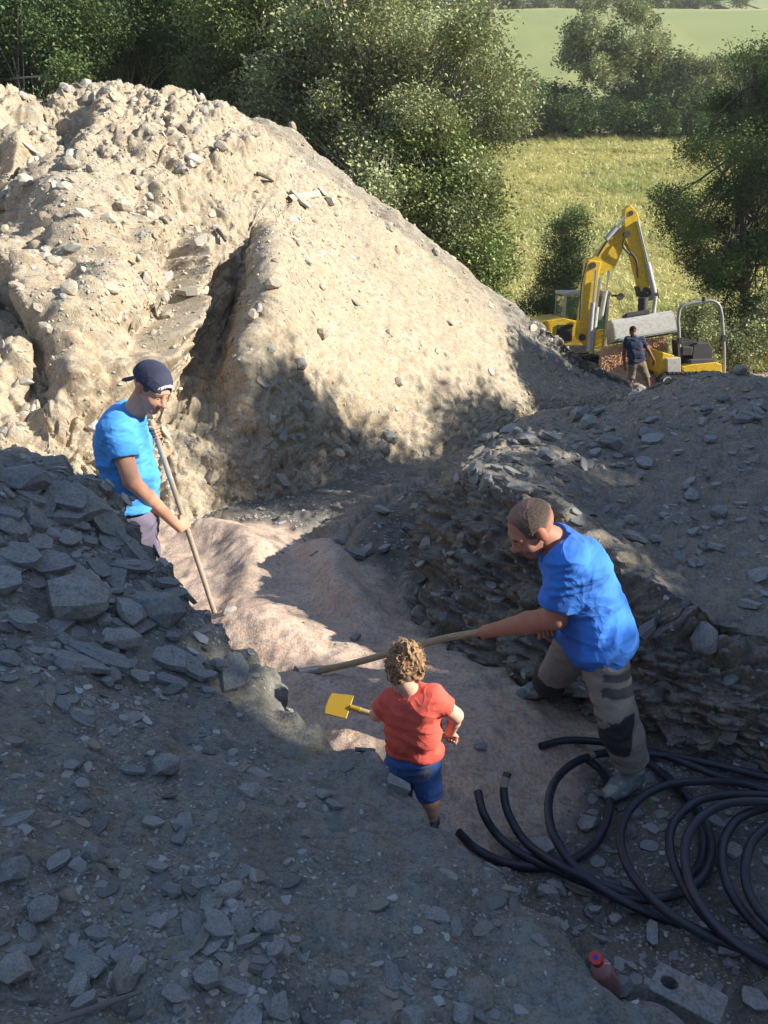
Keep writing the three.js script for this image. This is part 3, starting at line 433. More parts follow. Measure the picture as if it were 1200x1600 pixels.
strew(trenchFloor, {
  mats: SLATE_MATS, chipColors: SLATE_CHIPS, far: 3.2, big: 5200, sizes: [0.018, 0.125], pow: 1.7, chips: 60000, chipSize: [0.005, 0.026], rockShare: 0.15, tilt: 0.22,
  mask: (x, y, z) => { if (z < -9.5) return 0.12; const f = floorInfo(x, z); return (1 - f[1]) * (1 - f[2] * 0.85) * (z > -3.4 && x > 0.3 ? 8 : 1.8) * (0.6 + noise(x * 3, 1, z * 3)) + f[1] * 0.03; },
  hero: [[648, 1288 + 60, 30, 'slab', 0.2], [840, 1325, 60, 'slab', 0.2, 0.5], [665, 1395, 10, 'slab', 0], [918, 1290, 44, 'rock', 0.2, 0.7], [668 + 265, 1395 - 45, 34, 'slab', 0.6, 0.5], [1020, 1298, 34, 'slab', 1.3, 0.5], [1015, 1320, 34, 'slab', 0.1, 0.5], [990, 1275, 30, 'rock', 0.3], [1165, 1182, 56, 'slab', 0.1, 0.9], [867, 1447, 50, 'slab', 0.3, 0.4], [1019, 1465, 60, 'slab', 1.3, 0.4, 0.6], [928, 1425, 26, 'slab', 0.4], [990, 1418, 46, 'slab', 0.3, 0.4], [1138, 1508, 32, 'slab', 0.2], [1140, 1490, 44, 'slab', 0.1], [640, 830, 34, 'slab', 0.3], [598, 800, 30, 'slab', 0], [675, 765, 24, 'slab', 0.8], [556, 870, 40, 'slab', 0.4], [575, 865, 34, 'slab', 0.2], [600, 862, 34, 'slab', 0.9], [530, 848, 26, 'rock', 0], [553, 998, 26, 'slab', 1.2], [676, 790, 22, 'slab', 1.5], [750, 1100 + 70, 26, 'rock', 0], [1100, 1450, 30, 'slab', 0.3], [900, 1460, 24, 'slab', 0.7], [940, 1470, 26, 'slab', 0.1], [960, 1440, 30, 'slab', 0.8]]
});
// ------------------------------------------------------------------ trees, bushes, grass
function leafSpray(len, n, spread) { // a twig with separate folded leaves
  const gs = [];
  for (let i = 0; i < n; i++) {
    const L = len * rr(0.75, 1.25), w = L * rr(0.42, 0.6), f = w * 0.22;
    const g = new THREE.BufferGeometry(); g.setAttribute('position', new THREE.Float32BufferAttribute([0, 0, 0, -w / 2, f, L * 0.45, 0, 0, L, w / 2, f, L * 0.45], 3)); g.setIndex([0, 1, 2, 0, 2, 3]);
    g.applyMatrix4(new THREE.Matrix4().compose(V(rr(-1, 1) * spread, rr(-1, 1) * spread * 0.8, rr(-1, 1) * spread), new THREE.Quaternion().setFromEuler(new THREE.Euler(rr(-0.9, 1.1), rr(0, 6.28), rr(-0.7, 0.7))), V(1, 1, 1)));
    gs.push(g);
  }
  const g = mergeGeometries(gs); g.computeVertexNormals(); return g;
}
const SPRAYS = { near: leafSpray(0.07, 20, 0.26), mid: leafSpray(0.11, 14, 0.32), far: leafSpray(0.20, 13, 0.45) };
const leafMat = (r, g, b) => new THREE.MeshPhysicalMaterial({ color: new THREE.Color().setRGB(r, g, b), roughness: 0.75, side: THREE.DoubleSide, transmission: 0.22, thickness: 0, specularIntensity: 0.35 });
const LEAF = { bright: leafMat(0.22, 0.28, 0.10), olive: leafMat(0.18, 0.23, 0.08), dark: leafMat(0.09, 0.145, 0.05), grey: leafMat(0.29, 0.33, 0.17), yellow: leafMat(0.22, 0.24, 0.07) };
const barkPale = std(0.36, 0.33, 0.29, 0.9, { map: gritA }), barkDark = std(0.11, 0.09, 0.07, 0.95, { map: gritA });
function limbGeo(a, b, r0, r1, bend, seg = 7, rad = 6) { // tapered bent limb
  const pts = [], mid = a.clone().lerp(b, 0.5).add(bend), c = new THREE.QuadraticBezierCurve3(a, mid, b), g = new THREE.TubeGeometry(c, seg, 1, rad, false), p = g.attributes.position;
  for (let i = 0; i <= seg; i++) { const o = c.getPointAt(i / seg), r = lerp(r0, r1, i / seg); for (let j = 0; j <= rad; j++) { const k = i * (rad + 1) + j; p.setXYZ(k, o.x + (p.getX(k) - o.x) * r, o.y + (p.getY(k) - o.y) * r, o.z + (p.getZ(k) - o.z) * r); } }
  g.computeVertexNormals(); return { g, c };
}
function tree({ name = 'broadleaf_tree', label, group, base, crowns, sprays, kind = 'near', leaf = LEAF.bright, bark = barkDark, stems = 1, trunkR = 0.12, clumpR = 0.8, clumps = 26, category = 'tree', hue = 0.25, gaps = [] }) {
  const t = thing(name, label, category, group, base), trunkG = [], limbsG = [], M = new THREE.Matrix4(), pts = [];
  const tops = []; const cr = crowns.map(c => ({ c: V(c[0], c[1], c[2]), r: V(c[3], c[4], c[5]) })); const vol = cr.map(c => c.r.x * c.r.y * c.r.z), tot = vol.reduce((a, b) => a + b);
  const topC = cr.reduce((a, b) => b.c.y > a.c.y ? b : a);
  for (let i = 0; i < stems; i++) { const b0 = V(rr(-1, 1) * 0.25 * (stems > 1), -0.3, rr(-1, 1) * 0.25 * (stems > 1)), e = cr[i % cr.length].c.clone().add(V(rr(-0.3, 0.3), rr(0, 0.5), rr(-0.3, 0.3))); const l = limbGeo(b0, e, trunkR, trunkR * 0.35, V(rr(-0.4, 0.4), 0, rr(-0.4, 0.4)), 9, 8); trunkG.push(l.g); tops.push(l.c); }
  const centres = [];
  cr.forEach((c, ci) => { const n = Math.max(3, Math.round(clumps * vol[ci] / tot)); for (let i = 0; i < n; i++) { let d; do { d = V(rr(-1, 1), rr(-1, 1), rr(-1, 1)); } while (d.length() > 1 || d.length() < 0.35); d.setLength(Math.pow(d.length(), 0.6)); centres.push({ tone: rr(0.65, 1.3), p: c.c.clone().add(d.clone().multiply(c.r)), r: clumpR * rr(0.55, 1.2) }); } });
  for (const c of centres) { const s = pick(tops), st = s.getPointAt(clamp(rr(0.35, 0.95))); if (gaps.some(([a, r]) => [0.3, 0.5, 0.7, 0.9, 1].some(f => { const w = st.clone().lerp(c.p, f).add(base).sub(V(...a)); return w.addScaledVector(SUN, -w.dot(SUN)).length() < r + 0.1; }))) continue; const l = limbGeo(st, c.p, trunkR * rr(0.2, 0.34), 0.012, V(rr(-0.3, 0.3), rr(0.0, 0.5), rr(-0.3, 0.3)), 5, 5); limbsG.push(l.g); for (let k = 0; k < 2; k++) limbsG.push(limbGeo(l.c.getPointAt(rr(0.4, 0.8)), c.p.clone().add(V(rr(-1, 1), rr(-0.6, 1), rr(-1, 1)).multiplyScalar(c.r)), trunkR * 0.12, 0.007, V(0, rr(0, 0.2), 0), 3, 4).g); }
  const trunk = mesh('trunk', mergeGeometries(trunkG), bark, t); mesh('limbs', mergeGeometries(limbsG), bark, trunk);
  const im = new THREE.InstancedMesh(SPRAYS[kind], leaf, sprays), col = new THREE.Color(), q = new THREE.Quaternion(), e = new THREE.Euler();
  for (let i = 0; i < sprays; i++) {
    const c = pick(centres); let d; do { d = V(rr(-1, 1), rr(-1, 1), rr(-1, 1)); } while (d.length() > 1); d.multiplyScalar(c.r * (0.55 + 0.75 * rnd())); d.y *= 0.75;
    const p = c.p.clone().add(d), s = rr(0.6, 1.45); if (gaps.some(([a, r]) => { const w = p.clone().add(base).sub(V(...a)); return w.addScaledVector(SUN, -w.dot(SUN)).length() < r + 0.36; })) { p.set(0, 1.5, 0).add(V(rr(-1, 1), rr(-1, 1), rr(-1, 1))); } e.set(rr(-0.5, 0.5), rr(0, 6.28), rr(-0.5, 0.5)); M.compose(p, q.setFromEuler(e), V(s, s, s)); im.setMatrixAt(i, M);
    const k = rr(1 - hue, 1 + hue) * c.tone, w = rr(-0.1, 0.16); col.setRGB(k * (1 + w), k, k * (1 - w)); im.setColorAt(i, col);
  }
  im.name = 'crown'; im.userData.kind = 'stuff'; im.castShadow = im.receiveShadow = true; t.add(im);
  return t;
}
const NTH = ['first', 'second', 'third', 'fourth', 'fifth', 'sixth', 'seventh', 'eighth', 'ninth', 'tenth', 'eleventh', 'twelfth', 'thirteenth', 'fourteenth'];
const gAt = (px, d, dy = 0) => { const p = at(px, 800, d); return V(p.x, groundY(p.x, -d) + dy, -d); };
const hAt = (py, d) => at(600, py, d).y; // height of a picture line at a depth
// --- behind the big mound
{
  const spot = (px, d, y0, tops, o) => { // crowns listed as px, py, depth offset, radius x, radius y (in photo pixels at that depth)
    const b = at(px, 500, d); b.y = y0;
    const crowns = tops.map(([x, y, dd, rx, ry]) => { const c = at(x, y, d + dd), s = (d + dd) * 0.95 / FPX; return [c.x - b.x, c.y - b.y, c.z - b.z, rx * s, ry * s, (rx + ry) * 0.5 * s]; });
    return tree({ base: b, crowns, ...o });
  };
  spot(605, 18.5, 0.4, [[600, 60, 0, 150, 100], [690, 150, -0.3, 110, 120], [520, 130, 0.3, 120, 120], [640, 290, -1.2, 120, 110], [770, 120, -0.2, 60, 60]], { label: 'tall grey green tree with pale bare branches behind the mound', sprays: 7200, stems: 4, trunkR: 0.14, bark: barkPale, leaf: LEAF.grey, clumps: 150, clumpR: 0.5, group: 'trees behind the mound' });
  spot(700, 17.2, -0.6, [[690, 330, 0, 70, 90], [735, 410, -0.4, 55, 60], [660, 260, 0.4, 80, 70], [770, 445, -0.5, 32, 40]], { name: 'leafy_bush', label: 'bright green bush at the right foot of the mound', category: 'bush', sprays: 4200, stems: 4, trunkR: 0.07, leaf: LEAF.bright, clumps: 95, clumpR: 0.4, group: 'trees behind the mound' });
  spot(470, 19.5, 0.8, [[430, 80, 0, 110, 110], [470, 200, -0.6, 100, 80], [380, 150, 0.2, 80, 80]], { label: 'mid green tree behind the crest of the mound', sprays: 5200, stems: 3, trunkR: 0.12, leaf: LEAF.olive, clumps: 85, clumpR: 0.55, group: 'trees behind the mound' });
  spot(300, 22, 1.0, [[300, 40, 0, 110, 90], [340, 110, -0.5, 80, 70], [250, 100, 0, 70, 60]], { label: 'dark green tree above the peak of the mound', sprays: 4600, stems: 2, trunkR: 0.13, leaf: LEAF.dark, clumps: 52, clumpR: 0.8, group: 'trees behind the mound' });
  spot(170, 21, 1.2, [[180, 20, 0, 90, 70], [130, 90, 0.3, 80, 60], [215, 110, 0, 60, 50]], { label: 'dark tree with pale dead branches left of the mound peak', sprays: 4200, stems: 3, trunkR: 0.11, leaf: LEAF.dark, clumps: 46, clumpR: 0.75, bark: barkPale, group: 'trees behind the mound' });
  spot(40, 19, 1.4, [[40, 40, 0, 110, 80], [60, 120, -0.5, 90, 50], [-60, 90, 0, 90, 70]], { label: 'dark leaved tree in the upper left corner', sprays: 5200, stems: 3, trunkR: 0.11, leaf: LEAF.dark, bark: barkPale, clumps: 56, clumpR: 0.7, group: 'trees behind the mound' });
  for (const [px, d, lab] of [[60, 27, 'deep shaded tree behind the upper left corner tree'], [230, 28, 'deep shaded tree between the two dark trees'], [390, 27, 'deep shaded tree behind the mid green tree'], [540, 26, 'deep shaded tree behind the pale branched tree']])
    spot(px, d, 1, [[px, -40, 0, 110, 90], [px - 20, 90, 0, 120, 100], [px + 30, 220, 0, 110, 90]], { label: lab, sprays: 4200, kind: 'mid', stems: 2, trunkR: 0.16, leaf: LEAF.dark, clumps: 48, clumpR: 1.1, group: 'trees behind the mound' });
  // --- right-hand side
  spot(1185, 26, -1.1, [[1185, 120, 0, 50, 90], [1150, 250, 0, 90, 70], [1120, 350, -0.5, 95, 70], [1190, 380, 0, 110, 80], [1080, 385, 0, 50, 40], [1150, 470, 0.3, 90, 60], [1260, 250, 0, 110, 160]], { label: 'large dark tree at the right edge behind the roll bar', sprays: 10500, stems: 2, trunkR: 0.17, leaf: LEAF.dark, clumps: 110, clumpR: 0.75 });
  spot(885, 30, -0.9, [[885, 370, 0, 26, 34], [880, 420, 0, 34, 30], [868, 462, -0.3, 44, 26], [850, 482, -0.4, 36, 18]], { name: 'small_tree', label: 'small dark tree behind the excavator boom', sprays: 1500, stems: 2, trunkR: 0.07, leaf: LEAF.dark, clumps: 30, clumpR: 0.5 });
  spot(1110, 23.5, -1.15, [[1095, 500, 0, 26, 22], [1100, 535, 0, 34, 22], [1150, 540, 0.8, 44, 26], [1190, 520, 1, 30, 40]], { name: 'leafy_bush', label: 'grey green shrub seen through the roll bar', category: 'bush', sprays: 1500, stems: 3, trunkR: 0.04, leaf: LEAF.grey, clumps: 26, clumpR: 0.35 });
  // --- hedge between the two fields
  const hedge = [[955, 66, 66, 78, 84, 'grey green round hedge tree above the excavator', LEAF.grey], [1030, 67, 120, 60, 46, 'lower olive hedge bush right of the round hedge tree', LEAF.olive], [1100, 66, 128, 66, 44, 'wide grey hedge bush beside the large dark tree', LEAF.grey], [1175, 68, 120, 60, 54, 'hedge bush behind the top of the large dark tree', LEAF.olive], [810, 64, 158, 44, 36, 'dark hedge bush at the left end of the field edge', LEAF.dark], [868, 66, 165, 46, 30, 'low dark hedge bush left of the round hedge tree', LEAF.dark], [740, 65, 150, 60, 46, 'hedge bush half hidden by the pale branched tree', LEAF.dark]];
  for (const [px, d, py, rx, ry, lab, lf] of hedge)
    spot(px, d, hAt(208, d), [[px, py, 0, rx * 0.85, ry * 0.7], [px + rx * 0.4, py + 34, 0.4, rx * 0.6, ry * 0.55], [px - rx * 0.4, py + 30, -0.4, rx * 0.6, ry * 0.6]], { name: 'hedge_bush', label: lab, category: 'bush', kind: 'far', sprays: 2800, stems: 3, trunkR: 0.1, leaf: lf, clumps: 60, clumpR: 0.7, group: 'bushes along the hedge between the fields' });
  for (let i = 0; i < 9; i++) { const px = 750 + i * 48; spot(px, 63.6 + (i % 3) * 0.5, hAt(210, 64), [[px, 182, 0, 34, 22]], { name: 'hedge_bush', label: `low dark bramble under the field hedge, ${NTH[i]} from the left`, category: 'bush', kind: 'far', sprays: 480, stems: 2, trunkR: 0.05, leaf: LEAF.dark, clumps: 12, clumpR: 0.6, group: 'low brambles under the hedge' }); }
  for (let i = 0; i < 14; i++) { const px = 560 + i * 44, d = 163; spot(px, d, hAt(14, d), [[px, -2, 0, 34, 16]], { name: 'hedge_bush', label: `distant hedgerow bush along the top field, ${NTH[i]} from the left`, category: 'bush', kind: 'far', sprays: 1000, stems: 1, trunkR: 0.15, leaf: LEAF.olive, clumps: 26, clumpR: 1.3, group: 'bushes of the distant hedgerow' }); }
}
// --- meadow grass
{
  const blades = []; for (let i = 0; i < 9; i++) { const h = rr(0.22, 0.5), w = 0.016, b = rr(0.1, 0.35), g = new THREE.BufferGeometry(); g.setAttribute('position', new THREE.Float32BufferAttribute([-w, 0, 0, w, 0, 0, w * 0.7, h * 0.6, b * 0.35, -w * 0.7, h * 0.6, b * 0.35, 0, h * 0.9, b], 3)); g.setIndex([0, 1, 2, 0, 2, 3, 3, 2, 4]); g.applyMatrix4(new THREE.Matrix4().compose(V(rr(-0.2, 0.2), 0, rr(-0.2, 0.2)), new THREE.Quaternion().setFromAxisAngle(UP, rr(0, 6.28)), V(1, 1, 1))); blades.push(g); }
  const g = mergeGeometries(blades); g.computeVertexNormals();
  const n = 42000, im = new THREE.InstancedMesh(g, new THREE.MeshPhysicalMaterial({ color: 0xffffff, roughness: 1, side: THREE.DoubleSide, transmission: 0.2, thickness: 0 }), n), M = new THREE.Matrix4(), q = new THREE.Quaternion(), c = new THREE.Color();
  for (let i = 0; i < n; i++) {
    const d = 27 + 39 * Math.pow(rnd(), 0.9), x = at(rr(700, 1220), 800, d).x, z = -d, y = groundY(x, z), n1 = fbm(x * 0.16, z * 0.16, 3, 3), n2 = fbm(x * 0.6, z * 0.6, 8, 3), s = rr(0.6, 1.25) * (1 + n2);
    q.setFromEuler(new THREE.Euler(rr(-0.35, 0.35), rr(0, 6.28), rr(-0.35, 0.35) + 0.35 * noise(x * 0.5, z * 0.5, 7))); M.compose(V(x, y - 0.02, z), q, V(s * 1.5, s * (d < 34 ? 1.0 : 0.5), s * 1.5)); im.setMatrixAt(i, M);
    const k = mix3([0.66, 0.62, 0.29], [0.42, 0.47, 0.18], clamp(0.18 + n1 + n2 * 0.9 + rr(-0.2, 0.25) + sstep(36, 29, d) * 0.5)); im.setColorAt(i, c.setRGB(...k));
  }
  im.name = 'meadow_grass'; im.userData = { kind: 'stuff', label: 'dry yellow meadow grass on the field behind the excavator', category: 'grass' }; im.castShadow = im.receiveShadow = true; scene.add(im);
}
// --- off to the right, outside the frame: the trees whose shade falls across the site
{
  const HOLES = [[[0.16, 0.80, -2.74], 0.27], [[0.30, 0.60, -2.72], 0.22], [[1.02, 1.18, -3.15], 0.30]];
  const T = (x, z, crowns, sprays, label, clumps = 60, clumpR = 0.9, gaps = [], stems = 2) => tree({ gaps, stems, base: V(x, -0.2, z), crowns, sprays, kind: 'mid', label, trunkR: 0.2, leaf: LEAF.olive, clumps, clumpR, group: 'trees beside the site to the right' });
  T(11.5, -0.05, [[0, 4.8, 0.4, 1.6, 2.0, 1.2], [0, 7.6, 0.35, 1.4, 1.7, 1.0]], 7200, 'shade tree beside the barn gable', 110, 0.6, [[[0.16, 0.80, -2.74], 0.27], [[0.30, 0.60, -2.72], 0.22], [[1.02, 1.18, -3.15], 0.30], [[0.1, 0.12, -3.2], 0.10], [[-0.75, 0.2, -4.55], 0.12]], 1);
  T(11.5, -2.85, [[0, 4.6, 0.2, 1.8, 1.9, 1.4], [0, 4.2, -1.7, 1.7, 2.2, 1.3], [0, 6.1, 1.7, 1.5, 0.9, 0.6]], 8200, 'low round shade tree, second from the barn', 110, 0.6, HOLES);
  T(11.5, -6.25, [[0, 4.4, 0, 1.8, 2.0, 1.5], [0, 7.4, 0.5, 1.1, 1.1, 1.0]], 4000, 'tall loose shade tree, third from the barn', 64, 0.6);
  T(11.8, -9.15, [[0, 4.0, 0, 1.8, 2.1, 1.8]], 3200, 'shade tree fourth from the barn', 60, 0.8);
  T(12.2, -12.5, [[0, 4.2, -0.3, 1.8, 1.8, 1.5]], 4600, 'shade tree fifth from the barn', 56, 0.75);
  T(12.6, -15.6, [[0, 3.2, 0, 1.8, 1.8, 1.7]], 4200, 'last shade tree of the row, farthest from the barn', 50, 0.8);
}
{ // barn behind and to the right of the viewer: its long shadow covers the foreground
  const b = thing('stone_barn', 'stone barn with tiled roof to the right of the viewer', 'barn', null, V(11.5, 0, 6.25));
  const wm = std(0.33, 0.30, 0.26, 0.95, { map: gritA }), rm = std(0.24, 0.12, 0.08, 0.9, { map: gritA });
  const s = new THREE.Shape([new THREE.Vector2(-3, -1), new THREE.Vector2(3, -1), new THREE.Vector2(3, 7.4), new THREE.Vector2(0, 9.2), new THREE.Vector2(-3, 7.4)]);
  const g = new THREE.ExtrudeGeometry(s, { depth: 9.6, bevelEnabled: false }); g.translate(0, 0, -4.8); mesh('wall', g, wm, b);
  for (const k of [-1, 1]) { const r = mesh('roof_slope', new THREE.BoxGeometry(3.75, 0.14, 10.4), rm, b); r.position.set(k * 1.66, 8.36, 0); r.rotation.z = -k * 0.5404; }
  const door = mesh('door', new THREE.BoxGeometry(0.08, 2.3, 2.0), std(0.16, 0.10, 0.06, 0.8), b); door.position.set(-3.03, 1.05, 0.5);
  for (const z of [-3, 3.2]) { const w = mesh('window', new THREE.BoxGeometry(0.06, 1.0, 0.9), std(0.05, 0.06, 0.07, 0.2), b); w.position.set(-3.02, 3.2, z); const f = mesh('sill', new THREE.BoxGeometry(0.16, 0.08, 1.1), wm, w); f.position.set(-0.06, -0.56, 0); }
}
// ------------------------------------------------------------------ people: distance fields meshed with surface nets
function surfaceNet(f, lo, hi, cell, colorFn) {
  const nx = Math.ceil((hi.x - lo.x) / cell) + 1, ny = Math.ceil((hi.y - lo.y) / cell) + 1, nz = Math.ceil((hi.z - lo.z) / cell) + 1, F = new Float32Array(nx * ny * nz), id = (i, j, k) => (k * ny + j) * nx + i;
  // coarse skip: sample every 4th point first
  const B = 4, far = cell * B * 1.9;
  for (let k = 0; k < nz; k += B) for (let j = 0; j < ny; j += B) for (let i = 0; i < nx; i += B) {
    const c = f(lo.x + (i + B / 2) * cell, lo.y + (j + B / 2) * cell, lo.z + (k + B / 2) * cell), skip = Math.abs(c) > far;
    for (let c2 = k; c2 < Math.min(nz, k + B); c2++) for (let b = j; b < Math.min(ny, j + B); b++) for (let a = i; a < Math.min(nx, i + B); a++) F[id(a, b, c2)] = skip ? c : f(lo.x + a * cell, lo.y + b * cell, lo.z + c2 * cell);
  }
  const vid = new Int32Array(nx * ny * nz).fill(-1), pos = [], idx = [];
  for (let k = 0; k < nz - 1; k++) for (let j = 0; j < ny - 1; j++) for (let i = 0; i < nx - 1; i++) {
    let m = 0, sx = 0, sy = 0, sz = 0, n = 0; const v = [];
    for (let c = 0; c < 8; c++) { const q = F[id(i + (c & 1), j + (c >> 1 & 1), k + (c >> 2))]; v.push(q); if (q < 0) m |= 1 << c; }
    if (m === 0 || m === 255) continue;
    for (const [a, b] of EDGES) { const s = v[a], t = v[b]; if (s < 0 === t < 0) continue; const r = s / (s - t); sx += lerp(a & 1, b & 1, r); sy += lerp(a >> 1 & 1, b >> 1 & 1, r); sz += lerp(a >> 2, b >> 2, r); n++; }
    vid[id(i, j, k)] = pos.length / 3; pos.push(lo.x + (i + sx / n) * cell, lo.y + (j + sy / n) * cell, lo.z + (k + sz / n) * cell);
  }
  for (let k = 1; k < nz - 1; k++) for (let j = 1; j < ny - 1; j++) for (let i = 1; i < nx - 1; i++) {
    const s = F[id(i, j, k)] < 0;
    const quad = (a, b, c, d, flip) => { if (a < 0 || b < 0 || c < 0 || d < 0) return; if (flip) idx.push(a, c, b, a, d, c); else idx.push(a, b, c, a, c, d); };
    if (s !== F[id(i + 1, j, k)] < 0) quad(vid[id(i, j - 1, k - 1)], vid[id(i, j, k - 1)], vid[id(i, j, k)], vid[id(i, j - 1, k)], !s);
    if (s !== F[id(i, j + 1, k)] < 0) quad(vid[id(i - 1, j, k - 1)], vid[id(i - 1, j, k)], vid[id(i, j, k)], vid[id(i, j, k - 1)], !s);
    if (s !== F[id(i, j, k + 1)] < 0) quad(vid[id(i - 1, j - 1, k)], vid[id(i, j - 1, k)], vid[id(i, j, k)], vid[id(i - 1, j, k)], !s);
  }
  const g = new THREE.BufferGeometry(), nor = [], col = [], uv = [], e = cell * 0.5;
  for (let o = 0; o < pos.length; o += 3) { const x = pos[o], y = pos[o + 1], z = pos[o + 2], gx = f(x + e, y, z) - f(x - e, y, z), gy = f(x, y + e, z) - f(x, y - e, z), gz = f(x, y, z + e) - f(x, y, z - e), l = Math.hypot(gx, gy, gz) || 1; nor.push(gx / l, gy / l, gz / l); col.push(...(colorFn ? colorFn(x, y, z, gx / l, gy / l, gz / l) : [1, 1, 1])); uv.push((x + z * 0.6) / 0.42, (y + z * 0.3) / 0.42); }
  g.setAttribute('position', new THREE.Float32BufferAttribute(pos, 3)); g.setAttribute('normal', new THREE.Float32BufferAttribute(nor, 3)); g.setAttribute('color', new THREE.Float32BufferAttribute(col, 3)); g.setAttribute('uv', new THREE.Float32BufferAttribute(uv, 2)); g.setIndex(idx); return g;
}
const EDGES = [[0, 1], [2, 3], [4, 5], [6, 7], [0, 2], [1, 3], [4, 6], [5, 7], [0, 4], [1, 5], [2, 6], [3, 7]];
const smin = (a, b, k) => { const h = Math.max(k - Math.abs(a - b), 0) / k; return Math.min(a, b) - h * h * k * 0.25; };
const smax = (a, b, k) => -smin(-a, -b, k);
function cap(a, b, ra, rb) { const dx = b.x - a.x, dy = b.y - a.y, dz = b.z - a.z, L = dx * dx + dy * dy + dz * dz || 1e-9; return (x, y, z) => { const px = x - a.x, py = y - a.y, pz = z - a.z, t = clamp((px * dx + py * dy + pz * dz) / L), ex = px - dx * t, ey = py - dy * t, ez = pz - dz * t; return Math.sqrt(ex * ex + ey * ey + ez * ez) - (ra + (rb - ra) * t); }; }
function ell(cx, cy, cz, rx, ry, rz) { return (x, y, z) => { x = (x - cx) / rx; y = (y - cy) / ry; z = (z - cz) / rz; const k = Math.sqrt(x * x + y * y + z * z); return (k - 1) * Math.min(rx, ry, rz) * (k > 1 ? 1 : 1); }; }
const uni = (fs, k) => (x, y, z) => { let d = fs[0](x, y, z); for (let i = 1; i < fs.length; i++) d = smin(d, fs[i](x, y, z), k); return d; };
function boxOf(pts, pad) { const lo = V(1e9, 1e9, 1e9), hi = V(-1e9, -1e9, -1e9); for (const p of pts) { lo.min(p); hi.max(p); } return [lo.addScalar(-pad), hi.addScalar(pad)]; }
// local field -> world field
function framed(f, o, X, Y, Z, s = 1) { return (x, y, z) => { x -= o.x; y -= o.y; z -= o.z; return f((x * X.x + y * X.y + z * X.z) / s, (x * Y.x + y * Y.y + z * Y.z) / s, (x * Z.x + y * Z.y + z * Z.z) / s) * s; }; }
const cross = (a, b) => a.clone().cross(b).normalize();
function frameFrom(fwd, up) { const Z = fwd.clone().normalize(), X = cross(up, Z), Y = Z.clone().cross(X); return [X, Y, Z]; }

function headFields() { // local: X to the person's left, Y up, Z forward; about 0.235 high, centre between the ears
  const skull = ell(0, 0.035, -0.012, 0.078, 0.092, 0.100), parts = uni([skull, ell(0, -0.035, 0.028, 0.058, 0.075, 0.066), ell(0, -0.092, 0.058, 0.030, 0.024, 0.028), ell(0.035, -0.03, 0.062, 0.026, 0.024, 0.022), ell(-0.035, -0.03, 0.062, 0.026, 0.024, 0.022), cap(V(-0.036, 0.022, 0.078), V(0.036, 0.022, 0.078), 0.014, 0.014)], 0.03);
  const face = (x, y, z) => { let d = parts(x, y, z); for (const s of [-1, 1]) d = smax(d, -(Math.hypot(x - s * 0.032, (y - 0.002) * 1.3, z - 0.103) - 0.016), 0.012); return d; };
  const nose = cap(V(0, 0.012, 0.088), V(0, -0.030, 0.112), 0.009, 0.015), nose2 = cap(V(-0.012, -0.034, 0.098), V(0.012, -0.034, 0.098), 0.010, 0.010), lip = uni([cap(V(-0.020, -0.060, 0.086), V(0.020, -0.060, 0.086), 0.006, 0.006), cap(V(-0.016, -0.071, 0.084), V(0.016, -0.071, 0.084), 0.007, 0.007), cap(V(0, -0.0585, 0.090), V(0, -0.072, 0.088), 0.005, 0.006)], 0.006);
  const ears = uni([ell(0.080, -0.008, -0.010, 0.010, 0.033, 0.020), ell(-0.080, -0.008, -0.010, 0.010, 0.033, 0.020)], 0.004), eyes = uni([cap(V(0.032, 0.002, 0.078), V(0.032, 0.002, 0.0781), 0.0135, 0.0135), cap(V(-0.032, 0.002, 0.078), V(-0.032, 0.002, 0.0781), 0.0135, 0.0135)], 0.002);
  const all = (x, y, z) => { let d = smin(face(x, y, z), nose(x, y, z), 0.012); d = smin(d, nose2(x, y, z), 0.010); d = smin(d, lip(x, y, z), 0.007); d = smin(d, ears(x, y, z), 0.012); d = Math.min(d, eyes(x, y, z)); return d; };
  return { skull, all, ears };
}
const HF = headFields();
// a hand closed round a handle; local X runs along the handle towards the thumb, Y from wrist to knuckles, Z out of the palm
function gripHand(hr) {
  const C = [0.078, 0.026 + hr * 0.7], R = hr + 0.0095, fs = [], pt = (x, th) => V(x, C[0] + R * Math.cos(th), C[1] + R * Math.sin(th));
  const xs = [-0.032, -0.011, 0.010, 0.031], rad = [0.0078, 0.0088, 0.0092, 0.0088], end = [2.3, 2.7, 2.75, 2.6];
  const palm = []; xs.forEach((x, i) => palm.push(cap(V(x * 0.6, 0.0, 0), pt(x, -1.35), 0.017, 0.0125)));
  xs.forEach((x, i) => { const a = [-1.3, -0.15, 1.05, end[i]]; const ch = []; for (let k = 0; k < 3; k++) ch.push(cap(pt(x, a[k]), pt(x * 0.97, a[k + 1]), rad[i] * (1.05 - k * 0.08), rad[i] * (0.98 - k * 0.08))); fs.push(uni(ch, 0.004)); });
  const th = uni([cap(V(0.022, 0.022, 0.006), V(0.046, 0.050, 0.016), 0.015, 0.0115), cap(V(0.046, 0.050, 0.016), V(0.043, C[0] - 0.012, C[1] + R * 0.75), 0.011, 0.0098), cap(V(0.043, C[0] - 0.012, C[1] + R * 0.75), V(0.036, C[0] + 0.014, C[1] + R + 0.004), 0.0098, 0.0085)], 0.006);
  const p = uni(palm, 0.014);
  return (x, y, z) => { let d = p(x, y, z); for (const f of fs) d = smin(d, f(x, y, z), 0.0035); return smin(d, th(x, y, z), 0.008); };
}
